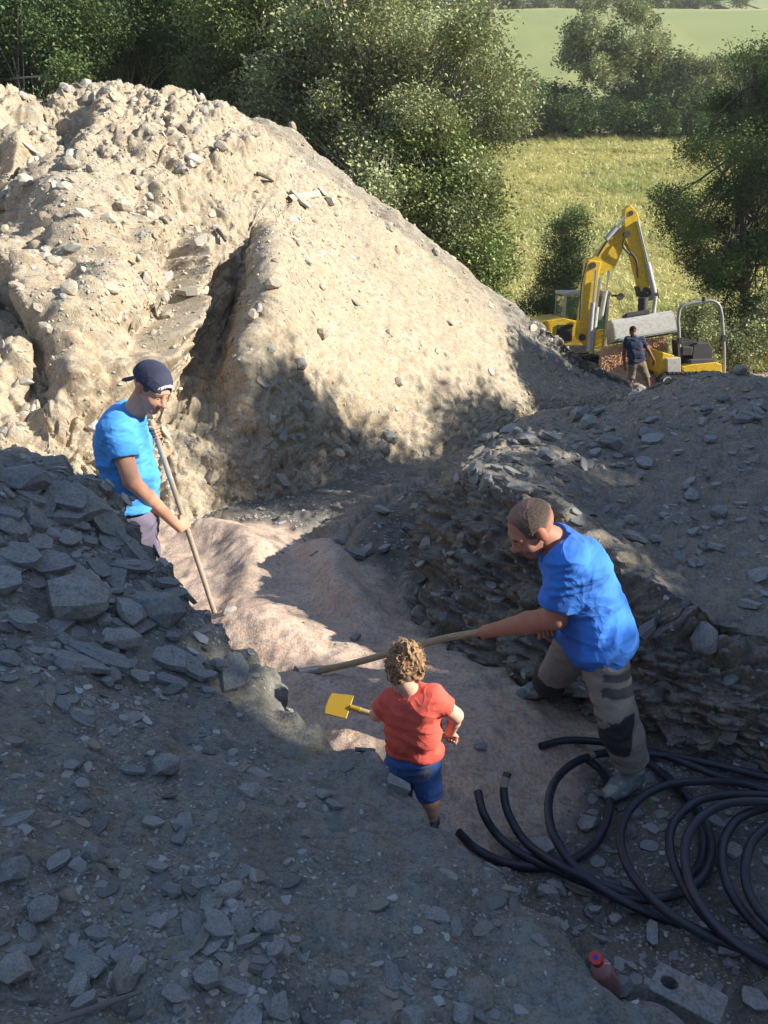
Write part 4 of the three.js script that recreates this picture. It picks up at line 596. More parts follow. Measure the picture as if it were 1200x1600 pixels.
// a relaxed open hand, slightly curled; local X towards the thumb, Y to the fingertips, Z out of the palm
function restHand() {
  const fs = [], palm = []; const xs = [-0.032, -0.011, 0.010, 0.031], len = [0.060, 0.076, 0.082, 0.072], rad = [0.0078, 0.0088, 0.0092, 0.0088];
  xs.forEach((x, i) => { palm.push(cap(V(x * 0.6, 0, 0), V(x, 0.088, 0), 0.016, 0.0125)); let p = V(x, 0.088, 0), a = 0.35; const ch = []; for (let k = 0; k < 3; k++) { const l = len[i] * [0.45, 0.32, 0.23][k], q = V(p.x * 1.02, p.y + l * Math.cos(a), p.z + l * Math.sin(a)); ch.push(cap(p, q, rad[i] * (1.05 - k * 0.1), rad[i] * (0.97 - k * 0.1))); p = q; a += 0.45; } fs.push(uni(ch, 0.004)); });
  const th = uni([cap(V(0.022, 0.022, 0.004), V(0.05, 0.055, 0.014), 0.015, 0.0112), cap(V(0.05, 0.055, 0.014), V(0.055, 0.092, 0.028), 0.011, 0.009), cap(V(0.055, 0.092, 0.028), V(0.05, 0.112, 0.04), 0.009, 0.0078)], 0.006), p = uni(palm, 0.014);
  return (x, y, z) => { let d = p(x, y, z); for (const f of fs) d = smin(d, f(x, y, z), 0.0035); return smin(d, th(x, y, z), 0.008); };
}
function gripFrame(hc, axis, from, side, hr, s = 1) { // handle point, axis towards the thumb, elbow, which way the palm faces (+1/-1)
  const A = axis.clone().normalize(), D = hc.clone().sub(from); D.addScaledVector(A, -D.dot(A)).normalize(); const Bn = A.clone().cross(D).multiplyScalar(side), ang = Math.atan2(0.026 + hr * 0.7, 0.078);
  const Y = D.clone().multiplyScalar(Math.cos(ang)).addScaledVector(Bn, -Math.sin(ang)), Z = D.clone().multiplyScalar(Math.sin(ang)).addScaledVector(Bn, Math.cos(ang));
  const W = hc.clone().addScaledVector(Y, -0.078 * s).addScaledVector(Z, -(0.026 + hr * 0.7) * s);
  return { W, X: A, Y, Z };
}
const clothBump = dataTex(512, (u, v) => { const wx = 0.05 * tnoise(u, v, 3, 7), r1 = 1 - Math.abs(tnoise((u + wx + 1) % 1, v, 5, 3)) * 2.2, r2 = 1 - Math.abs(tnoise(u, (v + wx + 1) % 1, 11, 4)) * 2.2, a = 0.35 + 0.34 * r1 * Math.max(0, r1) + 0.16 * r2 * Math.max(0, r2) + 0.03 * (rnd() - 0.5); return [a, a, a]; });
const clothMat = (rough = 0.95) => new THREE.MeshPhysicalMaterial({ vertexColors: true, roughness: rough, bumpMap: clothBump, bumpScale: 0.0075, sheen: 0.15, sheenRoughness: 0.6 });
const skinMat = new THREE.MeshPhysicalMaterial({ vertexColors: true, roughness: 0.55, specularIntensity: 0.4 });
const tubeBetween = (pts, r, seg = 24, rad = 10) => new THREE.TubeGeometry(new THREE.CatmullRomCurve3(pts), seg, r, rad, false);

function person(o) {
  const J = o.j, k = o.k ?? 1, t = thing('person', o.label, 'person');
  const spineUp = J.chest.clone().sub(J.pelvis).normalize(), across = J.shL.clone().sub(J.shR).normalize();
  const R = Object.assign({ hip: 0.125, waist: 0.135, chest: 0.125, thigh: 0.092, knee: 0.062, calf: 0.058, ankle: 0.04, sh: 0.062, elbow: 0.046, fore: 0.044, wrist: 0.03, neck: 0.058, belly: 0.0 }, o.r || {});
  for (const q in R) R[q] *= k;
  const bellyP = J.pelvis.clone().lerp(J.chest, 0.45), fw = cross(across, spineUp).multiplyScalar(o.faceSign ?? 1); bellyP.addScaledVector(fw, R.belly);
  const ho = across.clone().multiplyScalar(0.075 * k), co = across.clone().multiplyScalar(0.085 * k);
  const torso = (e) => uni([cap(J.hipL, J.hipR, R.hip + e, R.hip + e), cap(J.pelvis.clone().add(ho), bellyP.clone().add(ho), R.hip + e, R.waist + e), cap(J.pelvis.clone().sub(ho), bellyP.clone().sub(ho), R.hip + e, R.waist + e), cap(bellyP.clone().add(ho), J.chest.clone().add(co), R.waist + e, R.chest + e), cap(bellyP.clone().sub(ho), J.chest.clone().sub(co), R.waist + e, R.chest + e), cap(J.shL, J.shR, R.sh + 0.012 * k + e, R.sh + 0.012 * k + e), cap(J.chest, J.neck, R.chest * 0.8 + e, R.neck + e)], 0.06 * k);
  const upper = (s, e, e2 = e) => cap(J['sh' + s], J['el' + s], R.sh + e, R.elbow * 1.08 + e2);
  const arm = s => uni([upper(s, 0), cap(J['el' + s], J['el' + s].clone().lerp(J['wr' + s], 0.35), R.elbow, R.fore), cap(J['el' + s].clone().lerp(J['wr' + s], 0.35), J['wr' + s], R.fore, R.wrist)], 0.02 * k);
  const leg = (s, e, e2 = e) => uni([cap(J['hip' + s], J['kn' + s], R.thigh + e, R.knee + e), cap(J['kn' + s], J['kn' + s].clone().lerp(J['an' + s], 0.35), R.knee + e, R.calf + e2), cap(J['kn' + s].clone().lerp(J['an' + s], 0.35), J['an' + s], R.calf + e2, R.ankle + e2)], 0.03 * k);
  const foot = (s, e) => { const a = J['an' + s], d = J['ft' + s].clone(); return uni([cap(a, a.clone().addScaledVector(d, 0.02 * k).add(V(0, -0.05 * k, 0)), R.ankle + e, 0.036 * k + e), cap(a.clone().add(V(0, -0.052 * k, 0)).addScaledVector(d, -0.035 * k), a.clone().add(V(0, -0.055 * k, 0)).addScaledVector(d, 0.10 * k), 0.034 * k + e, 0.038 * k + e), cap(a.clone().add(V(0, -0.055 * k, 0)).addScaledVector(d, 0.10 * k), a.clone().add(V(0, -0.062 * k, 0)).addScaledVector(d, 0.165 * k), 0.038 * k + e, 0.028 * k + e)], 0.02 * k); };
  const [HX, HY, HZ] = frameFrom(J.headFwd, J.headUp), hs = o.headScale ?? 1, headB = J.head.clone().addScaledVector(HY, -0.06 * hs).addScaledVector(HZ, -0.02 * hs);
  const bodyParts = [torso(-0.012 * k), arm('L'), arm('R'), leg('L', -0.004), leg('R', -0.004), foot('L', -0.006), foot('R', -0.006), cap(J.neck, headB, R.neck, R.neck * 0.92)];
  const bodyF = uni(bodyParts, 0.025 * k), cell = o.cell ?? 0.012;
  const all = [J.pelvis, J.chest, J.neck, J.head, J.shL, J.shR, J.elL, J.elR, J.wrL, J.wrR, J.knL, J.knR, J.anL, J.anR, J.hipL, J.hipR];
  const sk = o.skin, skinC = (x, y, z) => { const n = noise(x * 30, y * 30, z * 30) * 0.06 + noise(x * 9, y * 9, z * 9) * 0.05; return [sk[0] * (1 + n), sk[1] * (1 + n * 1.3), sk[2] * (1 + n * 1.3)]; };
  const geos = [surfaceNet(bodyF, ...boxOf(all, 0.2 * k), cell, skinC)];
  // head with its own finer grid
  const headW = framed(HF.all, J.head, HX, HY, HZ, hs), hl = (x, y, z) => { x -= J.head.x; y -= J.head.y; z -= J.head.z; return [(x * HX.x + y * HX.y + z * HX.z) / hs, (x * HY.x + y * HY.y + z * HY.z) / hs, (x * HZ.x + y * HZ.y + z * HZ.z) / hs]; };
  geos.push(surfaceNet(headW, J.head.clone().addScalar(-0.17 * hs), J.head.clone().addScalar(0.17 * hs), o.headCell ?? 0.0042, (x, y, z) => {
    const l = hl(x, y, z); let c = skinC(x, y, z);
    if (l[2] > 0.05 && Math.abs(l[1] + 0.066) < 0.010 && Math.abs(l[0]) < 0.024) c = mix3(c, [0.36, 0.15, 0.12], 0.15);            // lips
    for (const s of [-1, 1]) { const ex = (l[0] - s * 0.032) / 0.014, ey = (l[1] - 0.000) / 0.0045; if (l[2] > 0.07 && ex * ex + ey * ey < 1) c = ex * ex < 0.15 ? [0.03, 0.02, 0.015] : [0.55, 0.5, 0.46]; const bx = (l[0] - s * 0.034) / 0.02, by = (l[1] - 0.026) / 0.0055; if (l[2] > 0.055 && bx * bx + by * by < 1) c = o.brow ?? [0.05, 0.035, 0.025]; }
    if (o.stubble && l[1] < -0.035 && l[2] > -0.03) c = mix3(c, [0.10, 0.085, 0.075], o.stubble * sstep(-0.03, -0.055, l[1]) * (0.75 + 0.5 * noise(x * 160, y * 160, z * 160)));
    if (Math.abs(l[0]) > 0.075) c = [c[0] * 1.05, c[1] * 0.85, c[2] * 0.8]; return c;
  }));
  for (const s of ['L', 'R']) { const h = J['hand' + s], f = framed(h.f, h.W, h.X, h.Y, h.Z, h.s ?? k); const fc = h.W.clone().addScaledVector(h.Y, 0.07 * (h.s ?? k)); geos.push(surfaceNet(uni([f, cap(J['el' + s].clone().lerp(h.W, 0.8), h.W, R.wrist * 1.03, R.wrist * 0.95)], 0.012), ...boxOf([fc], 0.135 * (h.s ?? k)), o.handCell ?? 0.0042, (x, y, z) => { const c = skinC(x, y, z); return [c[0] * 1.03, c[1] * 0.94, c[2] * 0.92]; })); }
  mesh('body', mergeGeometries(geos), skinMat, t);
  // shirt
  const S = o.shirt, hemN = S.hemN ?? spineUp, hemP = J.pelvis.clone().addScaledVector(spineUp, S.hem);
  const sleeves = ['L', 'R'].map(s => { const a = J['sh' + s], b = J['el' + s], ax = b.clone().sub(a).normalize(), e = a.clone().lerp(b, S.sleeve), f = upper(s, 0.014 * k, 0.032 * k); return (x, y, z) => smax(f(x, y, z), (x - e.x) * ax.x + (y - e.y) * ax.y + (z - e.z) * ax.z, 0.008); });
  const tor = torso(0.014 * k), hemTor = cap(J.hipL, J.hipR, R.hip + 0.02 * k, R.hip + 0.02 * k), fold = (x, y, z) => { const q = (x - J.pelvis.x) * spineUp.x + (y - J.pelvis.y) * spineUp.y + (z - J.pelvis.z) * spineUp.z, w = noise(x * 4.5, y * 4.5, z * 4.5); return k * (0.009 * noise(x * 7, y * 7 + q * 5, z * 7) + 0.016 * (ridged(x * 5 + q * 6, y * 5 + q * 9, z * 5, 2) - 0.2) * -1 + 0.006 * Math.sin(q * 55 / k + w * 9) * (0.3 + 0.7 * sstep(0.28 * k, 0.08, q)) + 0.003 * noise(x * 28, y * 28, z * 28)); };
  const neckC = J.neck.clone().lerp(headB, 0.35), neckAx = headB.clone().sub(J.neck).normalize();
  const shirtF = (x, y, z) => { let d = smin(tor(x, y, z), hemTor(x, y, z), 0.06); d = smin(d, smin(sleeves[0](x, y, z), sleeves[1](x, y, z), 0.01), 0.035 * k); d += fold(x, y, z); d = smax(d, -((x - hemP.x) * hemN.x + (y - hemP.y) * hemN.y + (z - hemP.z) * hemN.z), 0.008); const qx = x - neckC.x, qy = y - neckC.y, qz = z - neckC.z, nk = qx * neckAx.x + qy * neckAx.y + qz * neckAx.z, rad = Math.sqrt(Math.max(0, qx * qx + qy * qy + qz * qz - nk * nk)); return smax(d, -Math.max(-nk, rad - 0.105 * k), 0.006); };
  mesh('t_shirt', surfaceNet(shirtF, ...boxOf([J.pelvis, J.chest, J.neck, J.shL, J.shR, J.elL, J.elR, J.hipL, J.hipR], 0.22 * k), cell, S.color), clothMat(), t);
  // trousers or shorts
  const T = o.trousers, cut = ['L', 'R'].map(s => { const a = J['kn' + s], b = J['an' + s], h = J['hip' + s]; return T.end <= 1 ? { p: h.clone().lerp(a, T.end), n: a.clone().sub(h).normalize() } : { p: a.clone().lerp(b, T.end - 1), n: b.clone().sub(a).normalize() }; });
  const legsF = ['L', 'R'].map((s, i) => { const f = leg(s, T.loose, T.loose * 1.5), c = cut[i]; return (x, y, z) => smax(f(x, y, z), (x - c.p.x) * c.n.x + (y - c.p.y) * c.n.y + (z - c.p.z) * c.n.z, 0.008); }), hipF = uni([cap(J.hipL, J.hipR, R.hip + 0.006, R.hip + 0.006), cap(J.pelvis, bellyP.clone().lerp(J.pelvis, 0.6), R.hip, R.hip * 0.96)], 0.05), waistP = J.pelvis.clone().addScaledVector(spineUp, T.waist);
  const trF = (x, y, z) => { let d = smin(hipF(x, y, z), smin(legsF[0](x, y, z), legsF[1](x, y, z), 0.008 * k), 0.04 * k); d += k * (0.008 * noise(x * 8, y * 9, z * 8) + 0.006 * Math.sin(y * 55 / k + noise(x * 5, y * 5, z * 5) * 9) * noise(x * 6 + 3, y * 6, z * 6) * 2); return smax(d, (x - waistP.x) * spineUp.x + (y - waistP.y) * spineUp.y + (z - waistP.z) * spineUp.z, 0.008); };
  mesh(T.name, surfaceNet(trF, ...boxOf([J.pelvis, J.hipL, J.hipR, J.knL, J.knR, J.anL, J.anR, waistP], 0.2 * k), cell, T.color), clothMat(), t);
  // shoes
  for (const s of ['L', 'R']) { const f = foot(s, 0.012 * k), a = J['an' + s], top = a.y + 0.035 * k, sole = a.y - 0.088 * k, ff = (x, y, z) => smax(smax(f(x, y, z) + 0.003 * noise(x * 60, y * 60, z * 60), y - top, 0.006), sole - y, 0.004); mesh('shoe', surfaceNet(ff, ...boxOf([a, a.clone().addScaledVector(J['ft' + s], 0.2 * k).add(V(0, -0.06 * k, 0)), a.clone().addScaledVector(J['ft' + s], -0.08 * k).add(V(0, -0.08 * k, 0))], 0.07 * k), o.shoeCell ?? 0.007, (x, y, z) => y < sole + 0.022 * k ? o.shoe.sole : o.shoe.color(x, y, z)), clothMat(), t); }
  if (o.hair) { const f = framed(o.hair.f, J.head, HX, HY, HZ, hs); mesh('hair', surfaceNet(f, J.head.clone().addScalar(-0.2 * hs), J.head.clone().addScalar(0.2 * hs), o.hair.cell ?? 0.0042, (x, y, z) => o.hair.color(...hl(x, y, z))), clothMat(), t); }
  t.userData.head = undefined; delete t.userData.head;
  return { t, HX, HY, HZ, hs };
}
const flat = (c, amt = 0.12) => (x, y, z) => { const n = 1 + amt * noise(x * 9, y * 9, z * 9) + amt * 0.6 * noise(x * 40, y * 40, z * 40); return [c[0] * n, c[1] * n, c[2] * n]; };
const woodMat = std(0.42, 0.31, 0.19, 0.75, { map: gritA }), woodGrey = std(0.36, 0.30, 0.24, 0.8, { map: gritA });
const standAt = (x, z, s = trenchFloor) => floorY(x, z);

// --- the man in the cap on the left, raking with a long handled shovel
{
  const d = 4.5, g = (px, py, dd = d) => at(px, py, dd);
  const top = g(235, 655, 4.64), bot = g(340, 972, 4.78), ax = top.clone().sub(bot).normalize(), on = f => top.clone().lerp(bot, f);
  const t = thing('long_handled_shovel', 'long wooden handled shovel held by the man in the cap', 'shovel');
  const pts = [0, 0.25, 0.5, 0.75, 1].map(f => on(f).add(V(0, Math.sin(f * 3.14) * 0.012, 0))); const dir = bot.clone().sub(top).normalize();
  mesh('handle', tubeBetween(pts, 0.0175, 30, 10), woodGrey, t);
  const blade = new THREE.Shape(); blade.moveTo(-0.12, 0); blade.lineTo(0.12, 0); blade.quadraticCurveTo(0.125, 0.16, 0, 0.28); blade.quadraticCurveTo(-0.125, 0.16, -0.12, 0); const bg = new THREE.ExtrudeGeometry(blade, { depth: 0.004, bevelEnabled: true, bevelSize: 0.002, bevelThickness: 0.002, bevelSegments: 1 });
  const bm = mesh('blade', bg, std(0.25, 0.24, 0.23, 0.45, { metalness: 0.8 }), t); bm.quaternion.setFromUnitVectors(V(0, 1, 0), dir); bm.position.copy(bot);
  const elR = g(206, 752, 4.24), elL = g(182, 700, 4.86);
  const hR = gripFrame(on(0.475), ax.clone(), elR, 1, 0.0175), hL = gripFrame(on(0.06), ax.clone(), elL, -1, 0.0175);
  const fr = standAt(-1.55, -4.45), shirtC = (x, y, z) => { const n = 1 + 0.08 * noise(x * 6, y * 6, z * 6); let c = [0.065 * n, 0.30 * n, 0.72 * n]; const dirt = sstep(0.28, 0.5, noise(x * 9 + 4, y * 9, z * 9)) * 0.25; return mix3(c, [0.25, 0.27, 0.28], dirt); };
  const r = person({
    label: 'man in blue t-shirt and backward navy cap holding a long shovel handle', skin: [0.50, 0.27, 0.19], stubble: 0.35, k: 1.0, headScale: 1.1, brow: [0.16, 0.10, 0.06],
    cell: 0.009, r: { hip: 0.132, waist: 0.134, chest: 0.136, sh: 0.066, belly: 0.01, neck: 0.068 },
    j: {
      head: g(236, 607, 4.42), headFwd: V(0.74, -0.52, 0.42), headUp: V(0.35, 0.9, 0.1), neck: g(205, 652, 4.48), chest: g(192, 690, 4.5), pelvis: g(208, 806, 4.5),
      shR: g(180, 672, 4.32), shL: g(196, 650, 4.72), elR, elL, wrR: hR.W, wrL: hL.W, handR: { ...hR, f: gripHand(0.0175) }, handL: { ...hL, f: gripHand(0.0175) },
      hipR: g(204, 815, 4.4), hipL: g(214, 812, 4.6), knR: g(240, 925, 4.38), knL: g(236, 925, 4.66), anR: V(-1.52, fr + 0.09, -4.32), anL: V(-1.42, fr + 0.09, -4.66), ftR: V(0.95, 0, 0.3).normalize(), ftL: V(0.95, 0, -0.25).normalize()
    },
    shirt: { hem: 0.075, sleeve: 0.55, color: shirtC },
    trousers: { name: 'trousers', end: 1.92, loose: 0.024, waist: 0.08, color: (x, y, z) => { const n = 1 + 0.14 * noise(x * 8, y * 8, z * 8); return [0.155 * n, 0.135 * n, 0.20 * n]; } },
    shoe: { sole: [0.05, 0.05, 0.05], color: flat([0.12, 0.10, 0.09]) },
    hair: { cell: 0.004, f: (x, y, z) => smax(smax(HF.skull(x, y, z) - 0.002, -(y + 0.01 + 0.5 * z), 0.006), z - 0.045, 0.01), color: () => [0.10, 0.07, 0.045] }
  });
  // baseball cap worn backwards
  const capF = (x, y, z) => { const sk = HF.skull(x, y - 0.004, z), rim = y - 0.030 + 0.10 * (z - 0.09) * 0.2; let dd = smax(sk - 0.013, -rim, 0.006); const arch = Math.hypot(x / 1.35, (y - 0.042) * 1.0) - 0.026; if (z > 0.03) dd = smax(dd, -smax(arch, 0.034 - y, 0.002), 0.003); return dd; };
  const brim = (x, y, z) => { const q = Math.hypot(x / 0.078, (z + 0.085) / 0.085); return smax(smax(Math.abs(y - 0.022 - 0.95 * (z + 0.09) + x * x * 6) - 0.004, (q - 1) * 0.07, 0.003), z + 0.07, 0.004); };
  const f = framed((x, y, z) => Math.min(capF(x, y, z), brim(x, y, z)), at(236, 607, 4.42), r.HX, r.HY, r.HZ, r.hs), hc = at(236, 607, 4.42);
  const cg = surfaceNet(f, hc.clone().addScalar(-0.24), hc.clone().addScalar(0.24), 0.0042, (x, y, z) => { const dx = x - hc.x, dy = y - hc.y, dz = z - hc.z, lx = (dx * r.HX.x + dy * r.HX.y + dz * r.HX.z) / 1.1, ly = (dx * r.HY.x + dy * r.HY.y + dz * r.HY.z) / 1.1, lz = (dx * r.HZ.x + dy * r.HZ.y + dz * r.HZ.z) / 1.1; const a = Math.hypot(lx / 1.3, ly - 0.042), n = 1 + 0.15 * noise(x * 20, y * 20, z * 20); if (lz > 0.03 && a > 0.034 && a < 0.045 && ly > 0.055 && noise(lx * 190, 1, 4) > -0.25) return [0.7, 0.7, 0.72]; return [0.035 * n, 0.04 * n, 0.075 * n]; });
  mesh('cap', cg, clothMat(), r.t);
}
// --- the man bending on the right
{
  const g = at, top = g(868, 985, 3.34), bot = g(490, 1050, 3.84), on = f => top.clone().lerp(bot, f), ax = top.clone().sub(bot).normalize();
  const t = thing('shovel', 'bent wooden handled shovel held by the bending man', 'shovel');
  const pts = [0, 0.2, 0.4, 0.6, 0.8, 1].map(f => on(f).add(V(0, 0.055 * Math.sin(f * 3.14) + 0.02 * Math.sin(f * 6.28), 0)));
  mesh('handle', tubeBetween(pts, 0.0185, 40, 12), woodMat, t);
  const ferr = mesh('socket', new THREE.CylinderGeometry(0.021, 0.027, 0.13, 14), std(0.30, 0.33, 0.38, 0.5, { metalness: 0.7 }), t), dir = bot.clone().sub(pts[4]).normalize(); ferr.position.copy(bot).addScaledVector(dir, 0.02); ferr.quaternion.setFromUnitVectors(V(0, -1, 0), dir);
  const blade = new THREE.Shape(); blade.moveTo(-0.12, 0); blade.lineTo(0.12, 0); blade.lineTo(0.11, 0.25); blade.lineTo(-0.11, 0.25); blade.closePath(); const bm = mesh('blade', new THREE.ExtrudeGeometry(blade, { depth: 0.004, bevelEnabled: true, bevelSize: 0.002, bevelThickness: 0.002, bevelSegments: 1 }), std(0.28, 0.27, 0.26, 0.45, { metalness: 0.8 }), t);
  bm.position.copy(bot).addScaledVector(dir, 0.04).add(V(0, -0.03, 0)); bm.quaternion.setFromUnitVectors(V(0, 1, 0), V(dir.x, dir.y - 2.6, dir.z).normalize());
  const elL = g(868, 964, 3.08), elR = g(880, 965, 3.72);
  const hL = gripFrame(pts[1].clone().lerp(pts[2], 0.2), ax.clone().negate(), elL, 1, 0.0185), hR = gripFrame(on(0.03), ax.clone().negate(), elR, -1, 0.0185);
  const fL = standAt(1.14, -3.06) + 0.06, fR = standAt(0.86, -3.75), sc = (x, y, z) => { const n = 1 + 0.08 * noise(x * 6, y * 6, z * 6); let c = [0.04 * n, 0.19 * n, 0.66 * n]; const m = sstep(0.02, 0.4, noise(x * 4.2 + 2, y * 4.2, z * 4.2)); return mix3(c, [0.012, 0.05, 0.23], m * 0.55); };
  const anL = V(1.17, fL + 0.095, -3.08), anR = V(0.92, fR + 0.095, -3.78), hipL = g(938, 1000, 3.12), hipR = g(912, 990, 3.42), knL = g(962, 1112, 3.02), knR = g(862, 1062, 3.62);
  person({
    label: 'balding man in blue t-shirt and grey work trousers bending over a shovel', skin: [0.36, 0.17, 0.115], stubble: 0.5, cell: 0.009, headScale: 1.02, faceSign: 1, brow: [0.06, 0.045, 0.035],
    r: { hip: 0.122, waist: 0.122, chest: 0.128, sh: 0.055, belly: 0.012, elbow: 0.05, fore: 0.05, neck: 0.066 },
    j: {
      head: g(832, 826, 3.14), headFwd: V(-0.80, -0.60, 0.16), headUp: V(-0.5, 0.85, 0.15), neck: g(872, 848, 3.18), chest: g(900, 888, 3.2), pelvis: g(938, 978, 3.26),
      shL: g(886, 874, 3.05), shR: g(878, 862, 3.42), elL, elR, wrL: hL.W, wrR: hR.W, handL: { ...hL, f: gripHand(0.0185) }, handR: { ...hR, f: gripHand(0.0185) },
      hipL, hipR, knL, knR, anL, anR, ftL: V(-0.78, 0, 0.62).normalize(), ftR: V(-0.95, 0, 0.3).normalize()
    },
    shirt: { hem: -0.03, sleeve: 0.76, color: sc },
    trousers: {
      name: 'work_trousers', end: 1.86, loose: 0.024, waist: 0.09, color: (x, y, z) => {
        const n = 1 + 0.16 * noise(x * 8, y * 8, z * 8) + 0.1 * noise(x * 40, y * 40, z * 40); let c = [0.215 * n, 0.195 * n, 0.17 * n];
        const kn = (K, A) => { const q = K.clone().lerp(A, 0.22); return Math.hypot((x - q.x) / 0.13, (y - q.y) / 0.14, (z - q.z) / 0.15); };
        const front = x < (y > 0.5 ? 9 : knL.x + 0.05);
        if (kn(knR, anR) < 1 && x < knR.x + 0.05) c = [0.028, 0.028, 0.03]; if (kn(knL, anL) < 1 && x < knL.x + 0.06) c = noise(x * 14, y * 14, z * 14) > 0.32 ? [0.2, 0.2, 0.22] : [0.028, 0.028, 0.03];
        const pk = hipL.clone().lerp(knL, 0.5); if (z > pk.z && Math.abs(y - pk.y) < 0.055 && x > pk.x - 0.05) c = Math.abs(y - pk.y - 0.01) < 0.012 ? c : [0.06, 0.06, 0.065];
        const bk = hipL.clone().add(V(-0.02, 0.02, 0)); if (z > bk.z && Math.abs(y - bk.y) < 0.03 && Math.abs(x - bk.x) < 0.07) c = [0.03, 0.03, 0.032]; return c;
      }
    },
    shoe: { sole: [0.04, 0.04, 0.04], color: (x, y, z) => noise(x * 25, y * 25, z * 25) > 0.25 ? [0.26, 0.28, 0.24] : [0.15, 0.165, 0.165] },
    hair: { cell: 0.0042, f: (x, y, z) => smax(smax(HF.skull(x, y, z) - 0.0035 + 0.0015 * noise(x * 300, y * 300, z * 300), -(y + 0.022 + 0.55 * z), 0.006), z - 0.072 + Math.abs(x) * 0.3, 0.01), color: (x, y, z) => { const topb = sstep(0.065, 0.115, y - Math.abs(x) * 0.35 + (z > 0 ? 0.01 : -0.02)), n = 0.85 + 0.4 * noise(x * 200, y * 200, z * 200); const edge = sstep(0.0, 0.03, y + 0.022 + 0.55 * z) * sstep(0.075, 0.03, z - y * 0.12); return mix3([0.30, 0.155, 0.11], mix3([0.075 * n, 0.062 * n, 0.052 * n], [0.27, 0.15, 0.11], topb * 0.8), edge * 0.9); } }
  });
}
